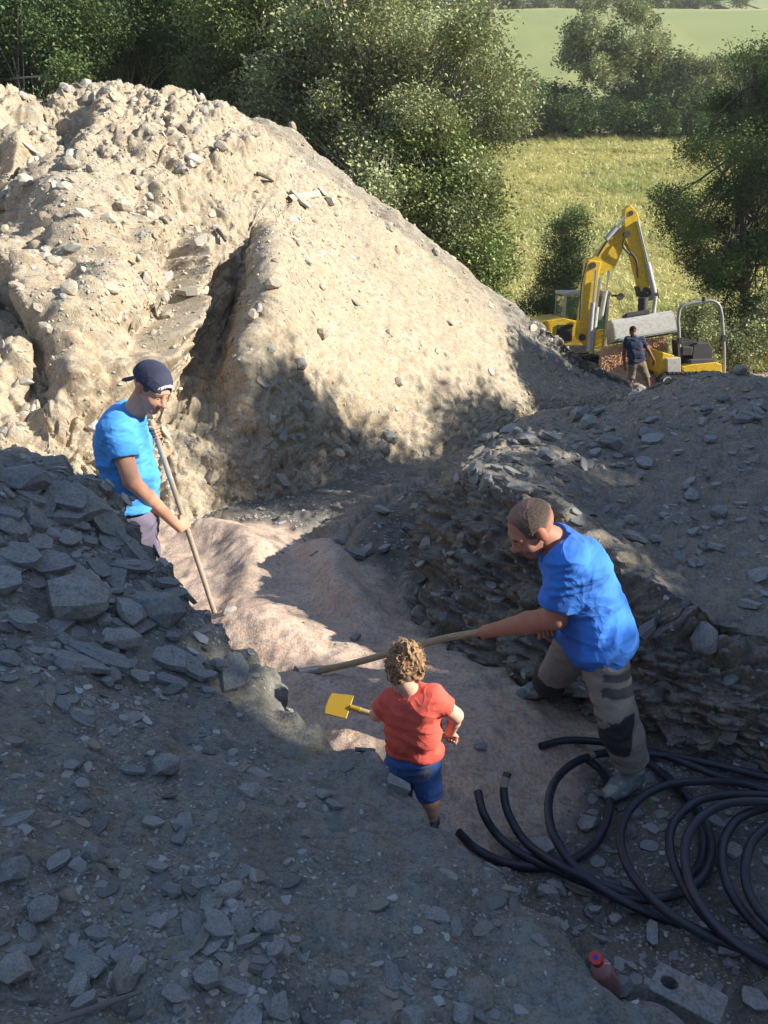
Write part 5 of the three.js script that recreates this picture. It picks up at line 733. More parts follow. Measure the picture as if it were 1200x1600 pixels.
// --- the small child with the toy shovel
{
  const g = at, k = 0.56, top = g(716, 1156, 2.80), bot = g(556, 1108, 3.02), on = f => top.clone().lerp(bot, f), ax = top.clone().sub(bot).normalize();
  const t = thing('toy_shovel', 'child size shovel with yellow blade held by the small child', 'toy shovel');
  mesh('handle', tubeBetween([on(0), on(0.33), on(0.66), on(1)], 0.0125, 16, 10), std(0.52, 0.36, 0.17, 0.7, { map: gritA }), t);
  const yb = std(0.38, 0.23, 0.015, 0.55), dir = bot.clone().sub(top).normalize(); const fer = mesh('socket', new THREE.CylinderGeometry(0.0135, 0.0145, 0.05, 12), yb, t); fer.position.copy(bot); fer.quaternion.setFromUnitVectors(V(0, 1, 0), dir);
  const sh = new THREE.Shape(); sh.moveTo(-0.055, 0); sh.lineTo(0.055, 0); sh.lineTo(0.05, 0.105); sh.quadraticCurveTo(0, 0.118, -0.05, 0.105); sh.closePath(); const bg = new THREE.ExtrudeGeometry(sh, { depth: 0.003, bevelEnabled: true, bevelSize: 0.0015, bevelThickness: 0.0015, bevelSegments: 1, curveSegments: 8 });
  const bm = mesh('blade', bg, new THREE.MeshStandardMaterial({ color: new THREE.Color().setRGB(0.38, 0.23, 0.015), roughness: 0.55, map: dataTex(64, (u, v) => { const n = tnoise(u, v, 6, 9) > 0.42 ? 0.45 : 1; return [n, n, n]; }, true) }), t); { const Y = V(dir.x, dir.y - 0.05, dir.z + 0.1).normalize(), Zb = V(-0.1, 0.82, 0.56); Zb.addScaledVector(Y, -Zb.dot(Y)).normalize(); bm.quaternion.setFromRotationMatrix(new THREE.Matrix4().makeBasis(Y.clone().cross(Zb), Y, Zb)); bm.position.copy(bot).addScaledVector(dir, 0.03); }
  const elR = g(712, 1118, 2.70), elL = g(589, 1116, 2.84), hR = gripFrame(on(0.06), ax.clone(), elR, -1, 0.0125, 0.56), hL = gripFrame(on(0.70), ax.clone().negate(), elL, 1, 0.0125, 0.56);
  const fy = standAt(0.2, -2.77), sC = flat([0.68, 0.105, 0.075], 0.12), short = (x, y, z) => { const n = 1 + 0.2 * noise(x * 25, y * 25, z * 25); let c = [0.045 * n, 0.12 * n, 0.36 * n]; const s = sstep(0.1, 0.45, noise(x * 9 + 7, y * 7, z * 9)); c = mix3(c, [0.16, 0.13, 0.07], s * 0.75); return c; };
  const hc = g(632, 1050, 2.74);
  const kid = person({
    label: 'small child in red t-shirt and denim shorts with curly hair seen from behind', skin: [0.60, 0.36, 0.26], k, headScale: 0.80, cell: 0.0085, headCell: 0.004, handCell: 0.003, shoeCell: 0.006, brow: [0.3, 0.2, 0.12],
    r: { hip: 0.115, waist: 0.11, chest: 0.112, sh: 0.066, elbow: 0.052, fore: 0.05, wrist: 0.038, neck: 0.07, thigh: 0.10, knee: 0.075, calf: 0.072, ankle: 0.05 },
    j: {
      head: hc, headFwd: V(-0.35, -0.42, -0.9), headUp: V(0.05, 1, -0.2), neck: g(642, 1080, 2.72), chest: g(645, 1108, 2.72), pelvis: g(646, 1176, 2.74), shL: g(612, 1096, 2.76), shR: g(676, 1090, 2.70),
      elL, elR, wrL: hL.W, wrR: hR.W, handL: { ...hL, f: gripHand(0.021), s: k }, handR: { ...hR, f: gripHand(0.021), s: k }, hipL: g(629, 1190, 2.76), hipR: g(663, 1188, 2.73),
      knL: g(622, 1252, 2.78), knR: g(672, 1250, 2.71), anL: V(0.08, fy + 0.055, -2.84), anR: V(0.205, fy + 0.055, -2.74), ftL: V(-0.35, 0, -0.93), ftR: V(-0.2, 0, -0.97).normalize()
    },
    shirt: { hem: 0.012, sleeve: 0.62, color: sC }, trousers: { name: 'denim_shorts', end: 0.92, loose: 0.013, waist: 0.05, color: short },
    shoe: { sole: [0.1, 0.1, 0.12], color: (x, y, z) => noise(x * 40, y * 40, z * 40) > 0.1 ? [0.05, 0.07, 0.16] : [0.18, 0.18, 0.2] },
    hair: {
      cell: 0.0036, f: (x, y, z) => { const w = noise(x * 30, y * 30, z * 30), curl = 0.006 * Math.sin((Math.atan2(x, z) * 6 + y * 45 + w * 6)) + 0.007 * noise(x * 110, y * 60, z * 110) + 0.009 * noise(x * 18, y * 18, z * 18); let d = HF.skull(x, y, z) - 0.016 + curl; d = smax(d, -(y + 0.085 + 0.75 * z + 0.016 * w), 0.012); d = smax(d, z - 0.075 + 0.25 * Math.abs(x), 0.02); const bun = Math.hypot(x - 0.005, y - 0.115, z + 0.075) - 0.050 + curl * 1.2; return smin(d, bun, 0.02); },
      color: (x, y, z) => { const n = noise(x * 60, y * 60, z * 60) + 0.6 * noise(x * 150, y * 25, z * 150); return mix3([0.15, 0.08, 0.04], [0.42, 0.26, 0.14], clamp(0.4 + n * 0.9)); }
    }
  });
  // loose curls standing off the head
  const wisps = []; for (let i = 0; i < 420; i++) { const a = rr(0, 6.28), e = rr(-0.25, 1.5), dir = V(Math.cos(a) * Math.cos(e), Math.sin(e), Math.sin(a) * Math.cos(e)); if (dir.z > 0.55 && dir.y < 0.6) continue; const b = V(dir.x * 0.084, 0.04 + dir.y * 0.098, -0.014 + dir.z * 0.106), L = rr(0.012, 0.028), t1 = V(rr(-1, 1), rr(-1, 0.6), rr(-1, 1)).normalize(), p = [b, b.clone().addScaledVector(dir, L * 0.5).addScaledVector(t1, L * 0.3), b.clone().addScaledVector(dir, L * 0.75).addScaledVector(t1, L * 0.9), b.clone().addScaledVector(dir, L * 0.4).addScaledVector(t1, L * 1.4)].map(q => hc.clone().addScaledVector(kid.HX, q.x * kid.hs).addScaledVector(kid.HY, q.y * kid.hs).addScaledVector(kid.HZ, q.z * kid.hs)); wisps.push(new THREE.TubeGeometry(new THREE.CatmullRomCurve3(p), 6, 0.001, 4, false)); }
  const wm = mesh('loose_curls', mergeGeometries(wisps), std(0.36, 0.22, 0.12, 0.6), kid.t); wm.userData.kind = 'stuff';
}
// --- the far worker by the excavator, seen from behind
{
  const D = 20.8, g = (px, py, dd = D) => at(px, py, dd), rel = (W, Y, Z, X) => ({ W, X, Y, Z, f: restHand(), s: 1 });
  const wrL = g(975.5, 571), wrR = g(1022, 563), fy = g(986, 612).y + 0.09;
  person({
    label: 'far worker in dark navy t-shirt and khaki shorts standing before the falling sand', skin: [0.17, 0.085, 0.06], cell: 0.02, headCell: 0.012, handCell: 0.007, shoeCell: 0.015, brow: [0.03, 0.02, 0.02],
    r: { hip: 0.12, waist: 0.118, chest: 0.118, sh: 0.056, thigh: 0.085 },
    j: {
      head: g(988.5, 517.5), headFwd: V(-0.1, -0.2, -1), headUp: V(0, 1, 0), neck: g(990, 526), chest: g(991, 539), pelvis: g(996, 566), shL: g(980, 530.5), shR: g(1003, 531),
      elL: g(974.5, 552), elR: g(1013, 547), wrL, wrR, handL: rel(wrL, V(0, -1, 0.1).normalize(), V(0.9, 0.1, 0.4).normalize(), V(0.35, 0, -0.93)), handR: rel(wrR, V(0.25, -0.95, 0.1).normalize(), V(-0.9, -0.2, 0.4).normalize(), V(-0.35, 0, -0.93)),
      hipL: g(990, 570), hipR: g(1002, 570), knL: g(986, 592), knR: g(1011, 592), anL: V(g(985, 612).x, fy, -D), anR: V(g(1014, 612).x, fy, -D), ftL: V(-0.3, 0, -0.95).normalize(), ftR: V(0.3, 0, -0.95).normalize()
    },
    shirt: { hem: 0.0, sleeve: 0.62, color: flat([0.022, 0.03, 0.065]) }, trousers: { name: 'shorts', end: 0.97, loose: 0.035, waist: 0.09, color: flat([0.15, 0.125, 0.09]) },
    shoe: { sole: [0.03, 0.03, 0.03], color: flat([0.06, 0.05, 0.045]) },
    hair: { cell: 0.012, f: (x, y, z) => smax(HF.skull(x, y, z) - 0.010, -(y + 0.02 + 0.5 * z), 0.006), color: () => [0.02, 0.015, 0.012] }
  });
}
// ------------------------------------------------------------------ black pipes on the trench floor
{
  const pm = new THREE.MeshPhysicalMaterial({ color: new THREE.Color().setRGB(0.035, 0.04, 0.06), roughness: 0.45, map: dataTex(128, (u, v) => { const d = sstep(0.15, 0.6, tnoise(u, v, 5, 2) + 0.5 * tnoise(u, v, 17, 3)); return [0.75 + 0.25 * d, 0.75 + 0.2 * d, 0.78 + 0.1 * d]; }, true), bumpMap: gritB, bumpScale: 0.0006 });
  const dusty = std(0.24, 0.21, 0.18, 0.9), hole = std(0.006, 0.006, 0.007, 0.9);
  const PR = 0.0185;
  const pipe = (label, pts, ends = 'a') => {
    const p3 = pts.map(([x, y, h]) => { let q = onLevel(x, y, h), fl = floorY(q.x, q.z); q = onLevel(x, y, Math.max(h + fl * 0.8, fl + PR * 0.8)); return q; }), c = new THREE.CatmullRomCurve3(p3, false, 'centripetal');
    const t = thing('plastic_pipe', label, 'pipe', 'black pipes on the trench floor'), n = Math.round(c.getLength() / 0.025);
    mesh('hose', new THREE.TubeGeometry(c, n, PR, 12, false), pm, t);
    for (const e of ends === 'ab' ? [0, 1] : ends === 'a' ? [0] : []) { const o = c.getPointAt(e), d = c.getTangentAt(e).multiplyScalar(e ? 1 : -1), r = mesh('cut_end', new THREE.RingGeometry(PR * 0.72, PR, 14), pm, t); r.position.copy(o).addScaledVector(d, 0.0015); r.quaternion.setFromUnitVectors(V(0, 0, 1), d); const h = mesh('bore', new THREE.CylinderGeometry(PR * 0.72, PR * 0.72, 0.003, 14), hole, t); h.position.copy(o).addScaledVector(d, 0.0005); h.quaternion.setFromUnitVectors(UP, d); }
    return { t, c };
  };
  const band = (P, a, b) => { const pts = []; for (let i = 0; i <= 6; i++) pts.push(P.c.getPointAt(lerp(a, b, i / 6)).add(V(0, 0.001, 0))); mesh('worn_patch', new THREE.TubeGeometry(new THREE.CatmullRomCurve3(pts), 8, PR * 1.012, 12, false), dusty, P.t); };
  pipe('black pipe whose cut end points at the child, nearest the bank', [[716, 1300, 0.06], [742, 1325, 0.02], [790, 1348, 0.02], [845, 1355, 0.02], [895, 1343, 0.02], [932, 1315, 0.03], [950, 1275, 0.05], [952, 1235, 0.07], [935, 1200, 0.05], [912, 1183, 0.03]]);
  pipe('black pipe with raised cut end, second from the bank', [[747, 1237, 0.16], [755, 1270, 0.12], [778, 1306, 0.07], [818, 1337, 0.05], [870, 1360, 0.06], [930, 1385, 0.05], [990, 1404, 0.05], [1050, 1398, 0.05], [1098, 1370, 0.05], [1112, 1325, 0.05], [1100, 1280, 0.05], [1070, 1240, 0.06], [1030, 1205, 0.05]]);
  band(pipe('black pipe with dusty pale raised end, third from the bank', [[793, 1208, 0.17], [787, 1232, 0.14], [793, 1268, 0.10], [818, 1312, 0.07], [862, 1345, 0.09], [915, 1372, 0.09], [970, 1392, 0.06], [1030, 1402, 0.04], [1075, 1392, 0.04]]), 0.02, 0.06);
  band(pipe('black pipe in a round upright loop in front of the shoe', [[1200, 1215, 0.04], [1120, 1195, 0.04], [1040, 1180, 0.05], [955, 1176, 0.08], [898, 1192, 0.12], [865, 1225, 0.16], [857, 1268, 0.17], [870, 1315, 0.14], [908, 1365, 0.10], [962, 1402, 0.06], [1030, 1432, 0.03], [1110, 1462, 0.03]], ''), 0.385, 0.405);
  pipe('black pipe behind the man\u2019s shoe with its end on the sand', [[845, 1166, 0.03], [885, 1157, 0.05], [945, 1160, 0.05], [1010, 1172, 0.04], [1070, 1192, 0.05], [1130, 1215, 0.06], [1210, 1232, 0.06]]);
  pipe('black pipe crossing under the coil at the right edge', [[1012, 1192, 0.03], [1045, 1215, 0.03], [1085, 1262, 0.03], [1100, 1310, 0.03], [1096, 1345, 0.03], [1075, 1372, 0.03]], '');
  // the big coil runs off to the right
  const loops = [[[1235, 1250], [1170, 1226], [1100, 1221], [1040, 1227], [995, 1252], [972, 1290], [972, 1330], [990, 1370], [1030, 1415], [1085, 1452], [1150, 1478], [1240, 1500]], [[1330, 1430], [1330, 1300], [1240, 1250], [1130, 1243], [1082, 1256], [1053, 1285], [1047, 1328], [1064, 1375], [1100, 1430], [1150, 1476], [1240, 1520]], [[1350, 1440], [1345, 1320], [1250, 1262], [1145, 1254], [1098, 1275], [1073, 1310], [1071, 1350], [1086, 1400], [1122, 1450], [1180, 1494], [1270, 1520]], [[1370, 1440], [1350, 1320], [1250, 1262], [1162, 1274], [1136, 1302], [1128, 1340], [1140, 1390], [1168, 1432], [1230, 1480]], [[1380, 1420], [1340, 1320], [1245, 1278], [1185, 1304], [1165, 1350], [1172, 1400], [1215, 1450], [1300, 1470]]];
  const pts = []; loops.forEach((L, i) => L.forEach(([x, y], j) => pts.push([x, y, 0.05 + 0.06 * Math.sin(j / (L.length - 1) * Math.PI) + 0.028 * (i % 3)])));
  pipe('black pipe coil of many loops running off the right edge', pts, '');
}
// ------------------------------------------------------------------ bottle, concrete block, twigs
{
  const top = onLevel(930, 1495, 0.27), bot = onLevel(957, 1545, 0.04), L = top.distanceTo(bot), t = thing('drink_bottle', 'plastic bottle of pink juice with red cap lying against the bank', 'bottle', null, bot);
  const q = new THREE.Quaternion().setFromUnitVectors(UP, top.clone().sub(bot).normalize()); t.quaternion.copy(q); const s = L / 0.262;
  const prof = [[0, 0], [0.036, 0], [0.038, 0.006], [0.038, 0.05], [0.036, 0.058], [0.038, 0.066], [0.038, 0.12], [0.036, 0.128], [0.038, 0.136], [0.037, 0.165], [0.030, 0.195], [0.018, 0.215], [0.0165, 0.222], [0.0165, 0.235]].map(a => new THREE.Vector2(a[0] * s, a[1] * s));
  mesh('shell', new THREE.LatheGeometry(prof, 24), new THREE.MeshPhysicalMaterial({ color: 0xffffff, roughness: 0.12, transmission: 1, thickness: 0, ior: 1.45, side: THREE.DoubleSide }), t);
  mesh('juice', new THREE.LatheGeometry([[0, 0.003], [0.034, 0.004], [0.0365, 0.01], [0.0365, 0.16], [0.032, 0.178], [0, 0.180]].map(a => new THREE.Vector2(a[0] * s, a[1] * s)), 24), new THREE.MeshPhysicalMaterial({ color: new THREE.Color().setRGB(0.72, 0.38, 0.36), roughness: 0.25, transmission: 0.5, thickness: 0.02, ior: 1.33 }), t);
  const c = mesh('cap', new THREE.CylinderGeometry(0.021 * s, 0.0215 * s, 0.026 * s, 20), std(0.72, 0.05, 0.04, 0.4), t); c.position.y = 0.243 * s;
  const m = mesh('cap_emblem', new THREE.CylinderGeometry(0.009 * s, 0.009 * s, 0.002 * s, 16), std(0.07, 0.05, 0.42, 0.5), c); m.position.y = 0.0125 * s;
  const lab = mesh('label_scrap', new THREE.BoxGeometry(0.014 * s, 0.02 * s, 0.002), std(0.7, 0.72, 0.75, 0.6), t); lab.position.set(0.024 * s, 0.205 * s, 0.008 * s); lab.rotation.z = -0.6;
}
{
  const y = 0.27, a = onLevel(1032, 1505, y), b = onLevel(1137, 1558, y), c = onLevel(1016, 1546, y), X = b.clone().sub(a), Lx = X.length(); X.normalize(); const Zd = c.clone().sub(a); Zd.addScaledVector(X, -Zd.dot(X)); const Lz = Zd.length(); Zd.normalize();
  const s = new THREE.Shape(); const r = 0.012; s.moveTo(r, 0); s.lineTo(Lx - r, 0); s.quadraticCurveTo(Lx, 0, Lx, r); s.lineTo(Lx, Lz - r); s.quadraticCurveTo(Lx, Lz, Lx - r, Lz); s.lineTo(r, Lz); s.quadraticCurveTo(0, Lz, 0, Lz - r); s.lineTo(0, r); s.quadraticCurveTo(0, 0, r, 0);
  const h = new THREE.Path(); h.absellipse(Lx * 0.22, Lz * 0.5, 0.029, 0.027, 0, 6.2832, true); s.holes.push(h);
  const g = new THREE.ExtrudeGeometry(s, { depth: 0.16, bevelEnabled: true, bevelSize: 0.004, bevelThickness: 0.004, bevelSegments: 2, curveSegments: 18 });
  const p = g.attributes.position; for (let i = 0; i < p.count; i++) { const x = p.getX(i), yy = p.getY(i), z = p.getZ(i), n = 0.0008 * noise(x * 30, yy * 30, z * 30); p.setXYZ(i, x + n, yy - n, z + n); } g.computeVertexNormals();
  const m = mesh('concrete_block', g, std(0.25, 0.24, 0.225, 0.95, { map: gritA, bumpMap: gritB, bumpScale: 0.003 })); const Y = X.clone().cross(Zd); // local x -> X, y -> Zd, z -> down
  m.quaternion.setFromRotationMatrix(new THREE.Matrix4().makeBasis(X, Zd, Y)); m.position.copy(a); if (Y.y > 0) { m.position.y -= 0.16; }
  tag(m, 'grey concrete block with a round hole lying on the trench floor', 'block');
  const bm = mesh('block_bore', new THREE.CylinderGeometry(0.027, 0.027, 0.004, 16), std(0.10, 0.095, 0.09, 1), m); bm.rotation.x = Math.PI / 2; bm.position.set(Lx * 0.22, Lz * 0.5, Y.y > 0 ? 0.06 : 0.10);
}
{
  const n1 = nearestOn(nearBank, 130, 1592).p, n2 = nearestOn(nearBank, 226, 1558).p; n1.y += 0.02; n2.y += 0.018;
  tag(mesh('dry_stick', limbGeo(n1.clone().add(n1.clone().sub(n2).multiplyScalar(0.5)), n2, 0.0065, 0.005, V(0, 0.01, 0.01), 8, 7).g, std(0.15, 0.14, 0.13, 0.8)), 'grey dry stick on the rubble in the lower left corner', 'stick');
  const a = nearestOn(bigMound, 452, 318).p, b = nearestOn(bigMound, 498, 310).p; a.y += 0.05; b.y += 0.05; tag(mesh('broken_board', limbGeo(a, b, 0.07, 0.055, V(0, 0.01, 0), 6, 4).g, std(0.45, 0.40, 0.32, 0.9, { map: gritA })), 'pale broken board lying on the upper right of the mound', 'board');
  for (const [x1, y1, x2, y2, lab] of [[340, 365, 352, 384, 'short dark stick stuck in the middle of the mound'], [160, 160, 205, 152, 'root clod stick on the very peak of the mound'], [402, 276, 428, 290, 'brown stick lying above the pale board on the mound']]) { const a = nearestOn(bigMound, x1, y1).p, b = nearestOn(bigMound, x2, y2).p; a.y += 0.04; b.y += 0.06; tag(mesh('dry_stick', limbGeo(a, b, 0.03, 0.018, V(0, 0.03, 0), 6, 6).g, barkDark), lab, 'stick'); }
}
// ------------------------------------------------------------------ machines
const YEL = new THREE.MeshPhysicalMaterial({ color: new THREE.Color().setRGB(0.72, 0.46, 0.02), roughness: 0.5, clearcoat: 0.15, map: gritA }), GREY = std(0.42, 0.42, 0.41, 0.6, { map: gritA }), LGREY = std(0.50, 0.48, 0.44, 0.65, { map: gritA }), DARK = std(0.035, 0.035, 0.037, 0.7), CHROME = std(0.7, 0.7, 0.7, 0.2, { metalness: 1 }), GLASS = new THREE.MeshPhysicalMaterial({ color: new THREE.Color().setRGB(0.38, 0.52, 0.44), transmission: 0.85, roughness: 0.03, thickness: 0, side: THREE.DoubleSide }), RUB = std(0.03, 0.03, 0.03, 0.9);
const sub = (o, p) => p.clone().sub(o);
function cyl(name, a, b, r, material, parent, seg = 12) { const m = mesh(name, new THREE.CylinderGeometry(r, r, a.distanceTo(b), seg), material, parent); m.position.copy(a).lerp(b, 0.5); m.quaternion.setFromUnitVectors(UP, b.clone().sub(a).normalize()); return m; }
function plate(name, px, d, thick, material, parent, o) { // a side profile given by its outline, with real thickness
  const pts = px.map(([x, y]) => sub(o, at(x, y, d))), s = new THREE.Shape(pts.map(p => new THREE.Vector2(p.x, p.y))), g = new THREE.ExtrudeGeometry(s, { depth: thick, bevelEnabled: true, bevelSize: 0.02, bevelThickness: 0.02, bevelSegments: 2 }); g.translate(0, 0, pts[0].z - thick);
  return mesh(name, g, material, parent);
}
function rbox(name, w, h, d, r, material, parent, x, y, z, ry = 0) { const m = mesh(name, new RoundedBoxGeometry(w, h, d, 3, r), material, parent); m.position.set(x, y, z); m.rotation.y = ry; return m; }
function trackPart(parent, L, Hh, w, x, y, z, ry) { // a crawler track: belt with shoes, wheels inside
  const g = new THREE.Shape(); const r = Hh / 2; g.moveTo(-L / 2 + r, -r); g.lineTo(L / 2 - r, -r); g.absarc(L / 2 - r, 0, r, -Math.PI / 2, Math.PI / 2); g.lineTo(-L / 2 + r, r); g.absarc(-L / 2 + r, 0, r, Math.PI / 2, Math.PI * 1.5);
  const m = mesh('track', new THREE.ExtrudeGeometry(g, { depth: w, bevelEnabled: false }), RUB, parent); m.position.set(x, y, z); m.rotation.y = ry;
  const shoes = []; const n = Math.round(L / 0.16); for (let i = 0; i < n; i++) for (const s of [-1, 1]) { const b = new THREE.BoxGeometry(0.08, 0.04, w + 0.04); b.translate(-L / 2 + r + (L - 2 * r) * (i + 0.5) / n, s * (r + 0.012), w / 2); shoes.push(b); } mesh('grousers', mergeGeometries(shoes), RUB, m).userData.kind = 'stuff';
  for (let i = 0; i < 4; i++) { const c = mesh('roller', new THREE.CylinderGeometry(r * 0.62, r * 0.62, w + 0.05, 14), GREY, m); c.rotation.x = Math.PI / 2; c.position.set(-L / 2 + r + (L - 2 * r) * i / 3, 0, w / 2); }
  return m;
}
{ // tracked excavator with a two piece boom, emptying its bucket
  const D = 25, base = at(880, 600, D); base.y = -1.12; const t = thing('excavator', 'yellow and grey tracked excavator emptying a wide bucket of sand', 'excavator', null, base), P = (x, y, d = D) => sub(base, at(x, y, d));
  const z = (x, y) => [880 + x / 5.161, 310 + y / 5.161];
  trackPart(t, 3.0, 0.7, 0.45, 0.1, 0.36, 0.75, 0.25); trackPart(t, 3.0, 0.7, 0.45, -0.2, 0.36, -1.6, 0.25);
  rbox('slew_base', 1.5, 0.3, 1.5, 0.05, DARK, t, 0, 0.86, -0.5);
  // upper body: engine bay at the left, cab in the middle
  const hood = plate('engine_hood', [[842, 510], [850, 503], [880, 498], [902, 503], [910, 516], [910, 560], [846, 560]], D - 0.2, 1.9, YEL, t, base); mesh('hood_panel', new RoundedBoxGeometry(0.5, 0.5, 0.03, 2, 0.01), DARK, hood).position.copy(P(882, 520, D - 0.24));
  plate('deck', [[846, 560], [930, 560], [930, 572], [850, 572]], D - 0.3, 2.0, DARK, t, base);
  const cab = rbox('cab', 1.5, 0.12, 1.4, 0.05, LGREY, t, P(921, 459).x, P(921, 459).y, -0.9);
  for (const [x, zz] of [[-0.68, 0.62], [0.68, 0.62], [-0.68, -0.6], [0.68, -0.6], [-0.1, 0.62]]) { const p = mesh('cab_post', new RoundedBoxGeometry(0.08, 1.75, 0.08, 2, 0.015), x > 0 ? LGREY : GREY, cab); p.position.set(x, -0.9, zz); }
  for (const [w, h, x, y, zz, ry] of [[0.52, 1.0, -0.39, -0.6, 0.63, 0], [0.68, 1.0, 0.29, -0.6, 0.63, 0], [1.12, 1.0, -0.70, -0.6, 0, Math.PI / 2], [1.12, 1.5, 0.70, -0.85, 0, Math.PI / 2]]) { const p = mesh('cab_window', new THREE.BoxGeometry(w, h, 0.012), GLASS, cab); p.position.set(x, y, zz); p.rotation.y = ry; }
  const dp = mesh('cab_door', new THREE.BoxGeometry(1.36, 0.6, 0.05), YEL, cab); dp.position.set(0, -1.42, 0.62); const seat = mesh('seat', new RoundedBoxGeometry(0.5, 0.8, 0.5, 2, 0.08), DARK, cab); seat.position.set(-0.1, -1.1, -0.1);
  const lampA = cyl('lamp_bracket', P(955, 462), P(966, 462), 0.03, DARK, t), lamp = mesh('work_lamp', new THREE.CylinderGeometry(0.11, 0.09, 0.14, 14), DARK, t); lamp.position.copy(P(969, 464)); lamp.rotation.x = 1.3;
  const D1 = D - 1.1;
  plate('lower_boom', [z(195, 500), z(300, 515), z(280, 620), z(268, 730), z(215, 1150), z(180, 1180), z(118, 1120), z(170, 720)], D1, 0.34, YEL, t, base);
  const ub = plate('upper_boom', [z(195, 510), z(260, 470), z(430, 270), z(500, 235), z(510, 330), z(420, 540), z(330, 600), z(270, 612), z(210, 570)], D1 + 0.02, 0.30, YEL, t, base);
  const ar = plate('arm', [z(500, 90), z(540, 58), z(592, 112), z(616, 190), z(628, 330), z(660, 520), z(690, 700), z(680, 762), z(628, 745), z(590, 600), z(538, 400), z(500, 330), z(496, 180)], D1 - 0.06, 0.26, YEL, t, base);
  for (const [x, y, r] of [[235, 540, 0.09], [505, 290, 0.09], [540, 120, 0.07], [150, 1120, 0.10], [655, 740, 0.09]]) { const p = mesh('pivot_pin', new THREE.CylinderGeometry(r, r, 0.5, 18), DARK, t); p.rotation.x = Math.PI / 2; const q = P(...z(x, y), D1); p.position.set(q.x, q.y, q.z - 0.15); }
  const ram = (a, b, f, r, dz) => { const A = P(...z(...a), D1 + dz), B = P(...z(...b), D1 + dz), m = A.clone().lerp(B, f); const c = cyl('ram', A, m, r, GREY, t); const w = mesh('ram_rod', new THREE.CylinderGeometry(r * 0.55, r * 0.55, m.distanceTo(B), 12), CHROME, t); w.position.copy(m).lerp(B, 0.5); w.quaternion.setFromUnitVectors(UP, B.clone().sub(A).normalize()); };
  ram([225, 1250], [295, 640], 0.62, 0.085, -0.12); ram([205, 1230], [262, 575], 0.6, 0.07, -0.46); ram([300, 980], [370, 585], 0.6, 0.07, 0.1); ram([735, 762], [598, 180], 0.42, 0.085, -0.12); ram([345, 330], [500, 150], 0.55, 0.075, -0.12);
  for (const [a, b, c] of [[[275, 470], [350, 350], [470, 240]], [[290, 440], [400, 290], [490, 225]], [[500, 320], [480, 380], [545, 460]], [[540, 430], [590, 500], [600, 640]], [[190, 520], [150, 700], [135, 980]]]) mesh('hydraulic_hose', tubeBetween([P(...z(...a), D1 - 0.1), P(...z(...b), D1 - 0.12), P(...z(...c), D1 - 0.1)], 0.028, 14, 6), DARK, t);
  // linkage and bucket
  plate('quick_hitch', [z(600, 715), z(760, 735), z(770, 800), z(700, 820), z(620, 790)], D1 - 0.05, 0.3, DARK, t, base); cyl('bucket_link', P(...z(745, 790), D1 - 0.2), P(...z(722, 975), D1 - 0.2), 0.06, LGREY, t); cyl('tilt_ram', P(...z(645, 800), D1 - 0.2), P(...z(640, 985), D1 - 0.2), 0.15, DARK, t);
  const bl = P(...z(382, 1090), D1 - 0.5), br = P(...z(872, 1010), D1 - 0.5), bx = br.clone().sub(bl), bw = bx.length();
  const pr = new THREE.Shape(); pr.moveTo(-0.46, -0.30); pr.lineTo(-0.40, 0.20); pr.lineTo(-0.2, 0.36); pr.lineTo(0.16, 0.38); pr.quadraticCurveTo(0.46, 0.30, 0.52, -0.26); pr.lineTo(0.49, -0.26); pr.quadraticCurveTo(0.43, 0.27, 0.15, 0.35); pr.lineTo(-0.18, 0.33); pr.lineTo(-0.37, 0.185); pr.lineTo(-0.43, -0.30); const bg = new THREE.ExtrudeGeometry(pr, { depth: bw, bevelEnabled: false, curveSegments: 10 });
  const bk = mesh('bucket', bg, LGREY, t); bk.position.copy(bl); { const Zb = bx.clone().normalize(), Y = V(0, 1, 0).addScaledVector(Zb, -Zb.y).normalize(), X = Y.clone().cross(Zb); bk.quaternion.setFromRotationMatrix(new THREE.Matrix4().makeBasis(X, Y, Zb)); bk.rotateZ(-0.25); }
  const side = new THREE.Shape(); side.moveTo(-0.46, -0.30); side.lineTo(-0.40, 0.20); side.lineTo(-0.2, 0.36); side.lineTo(0.16, 0.38); side.quadraticCurveTo(0.46, 0.30, 0.52, -0.26); for (const k of [0.0, bw - 0.03]) { const sg = mesh('bucket_cheek', new THREE.ExtrudeGeometry(side, { depth: 0.03, bevelEnabled: false, curveSegments: 10 }), LGREY, bk); sg.position.z = k ? k + 0.004 : -0.004; }
  mesh('cutting_edge', new THREE.BoxGeometry(0.06, 0.06, bw + 0.06), GREY, bk).position.set(-0.45, -0.24, bw / 2);
  mesh('mount_plate', new RoundedBoxGeometry(0.5, 0.14, 0.7, 2, 0.03), DARK, bk).position.set(0, 0.42, bw * 0.45);
}
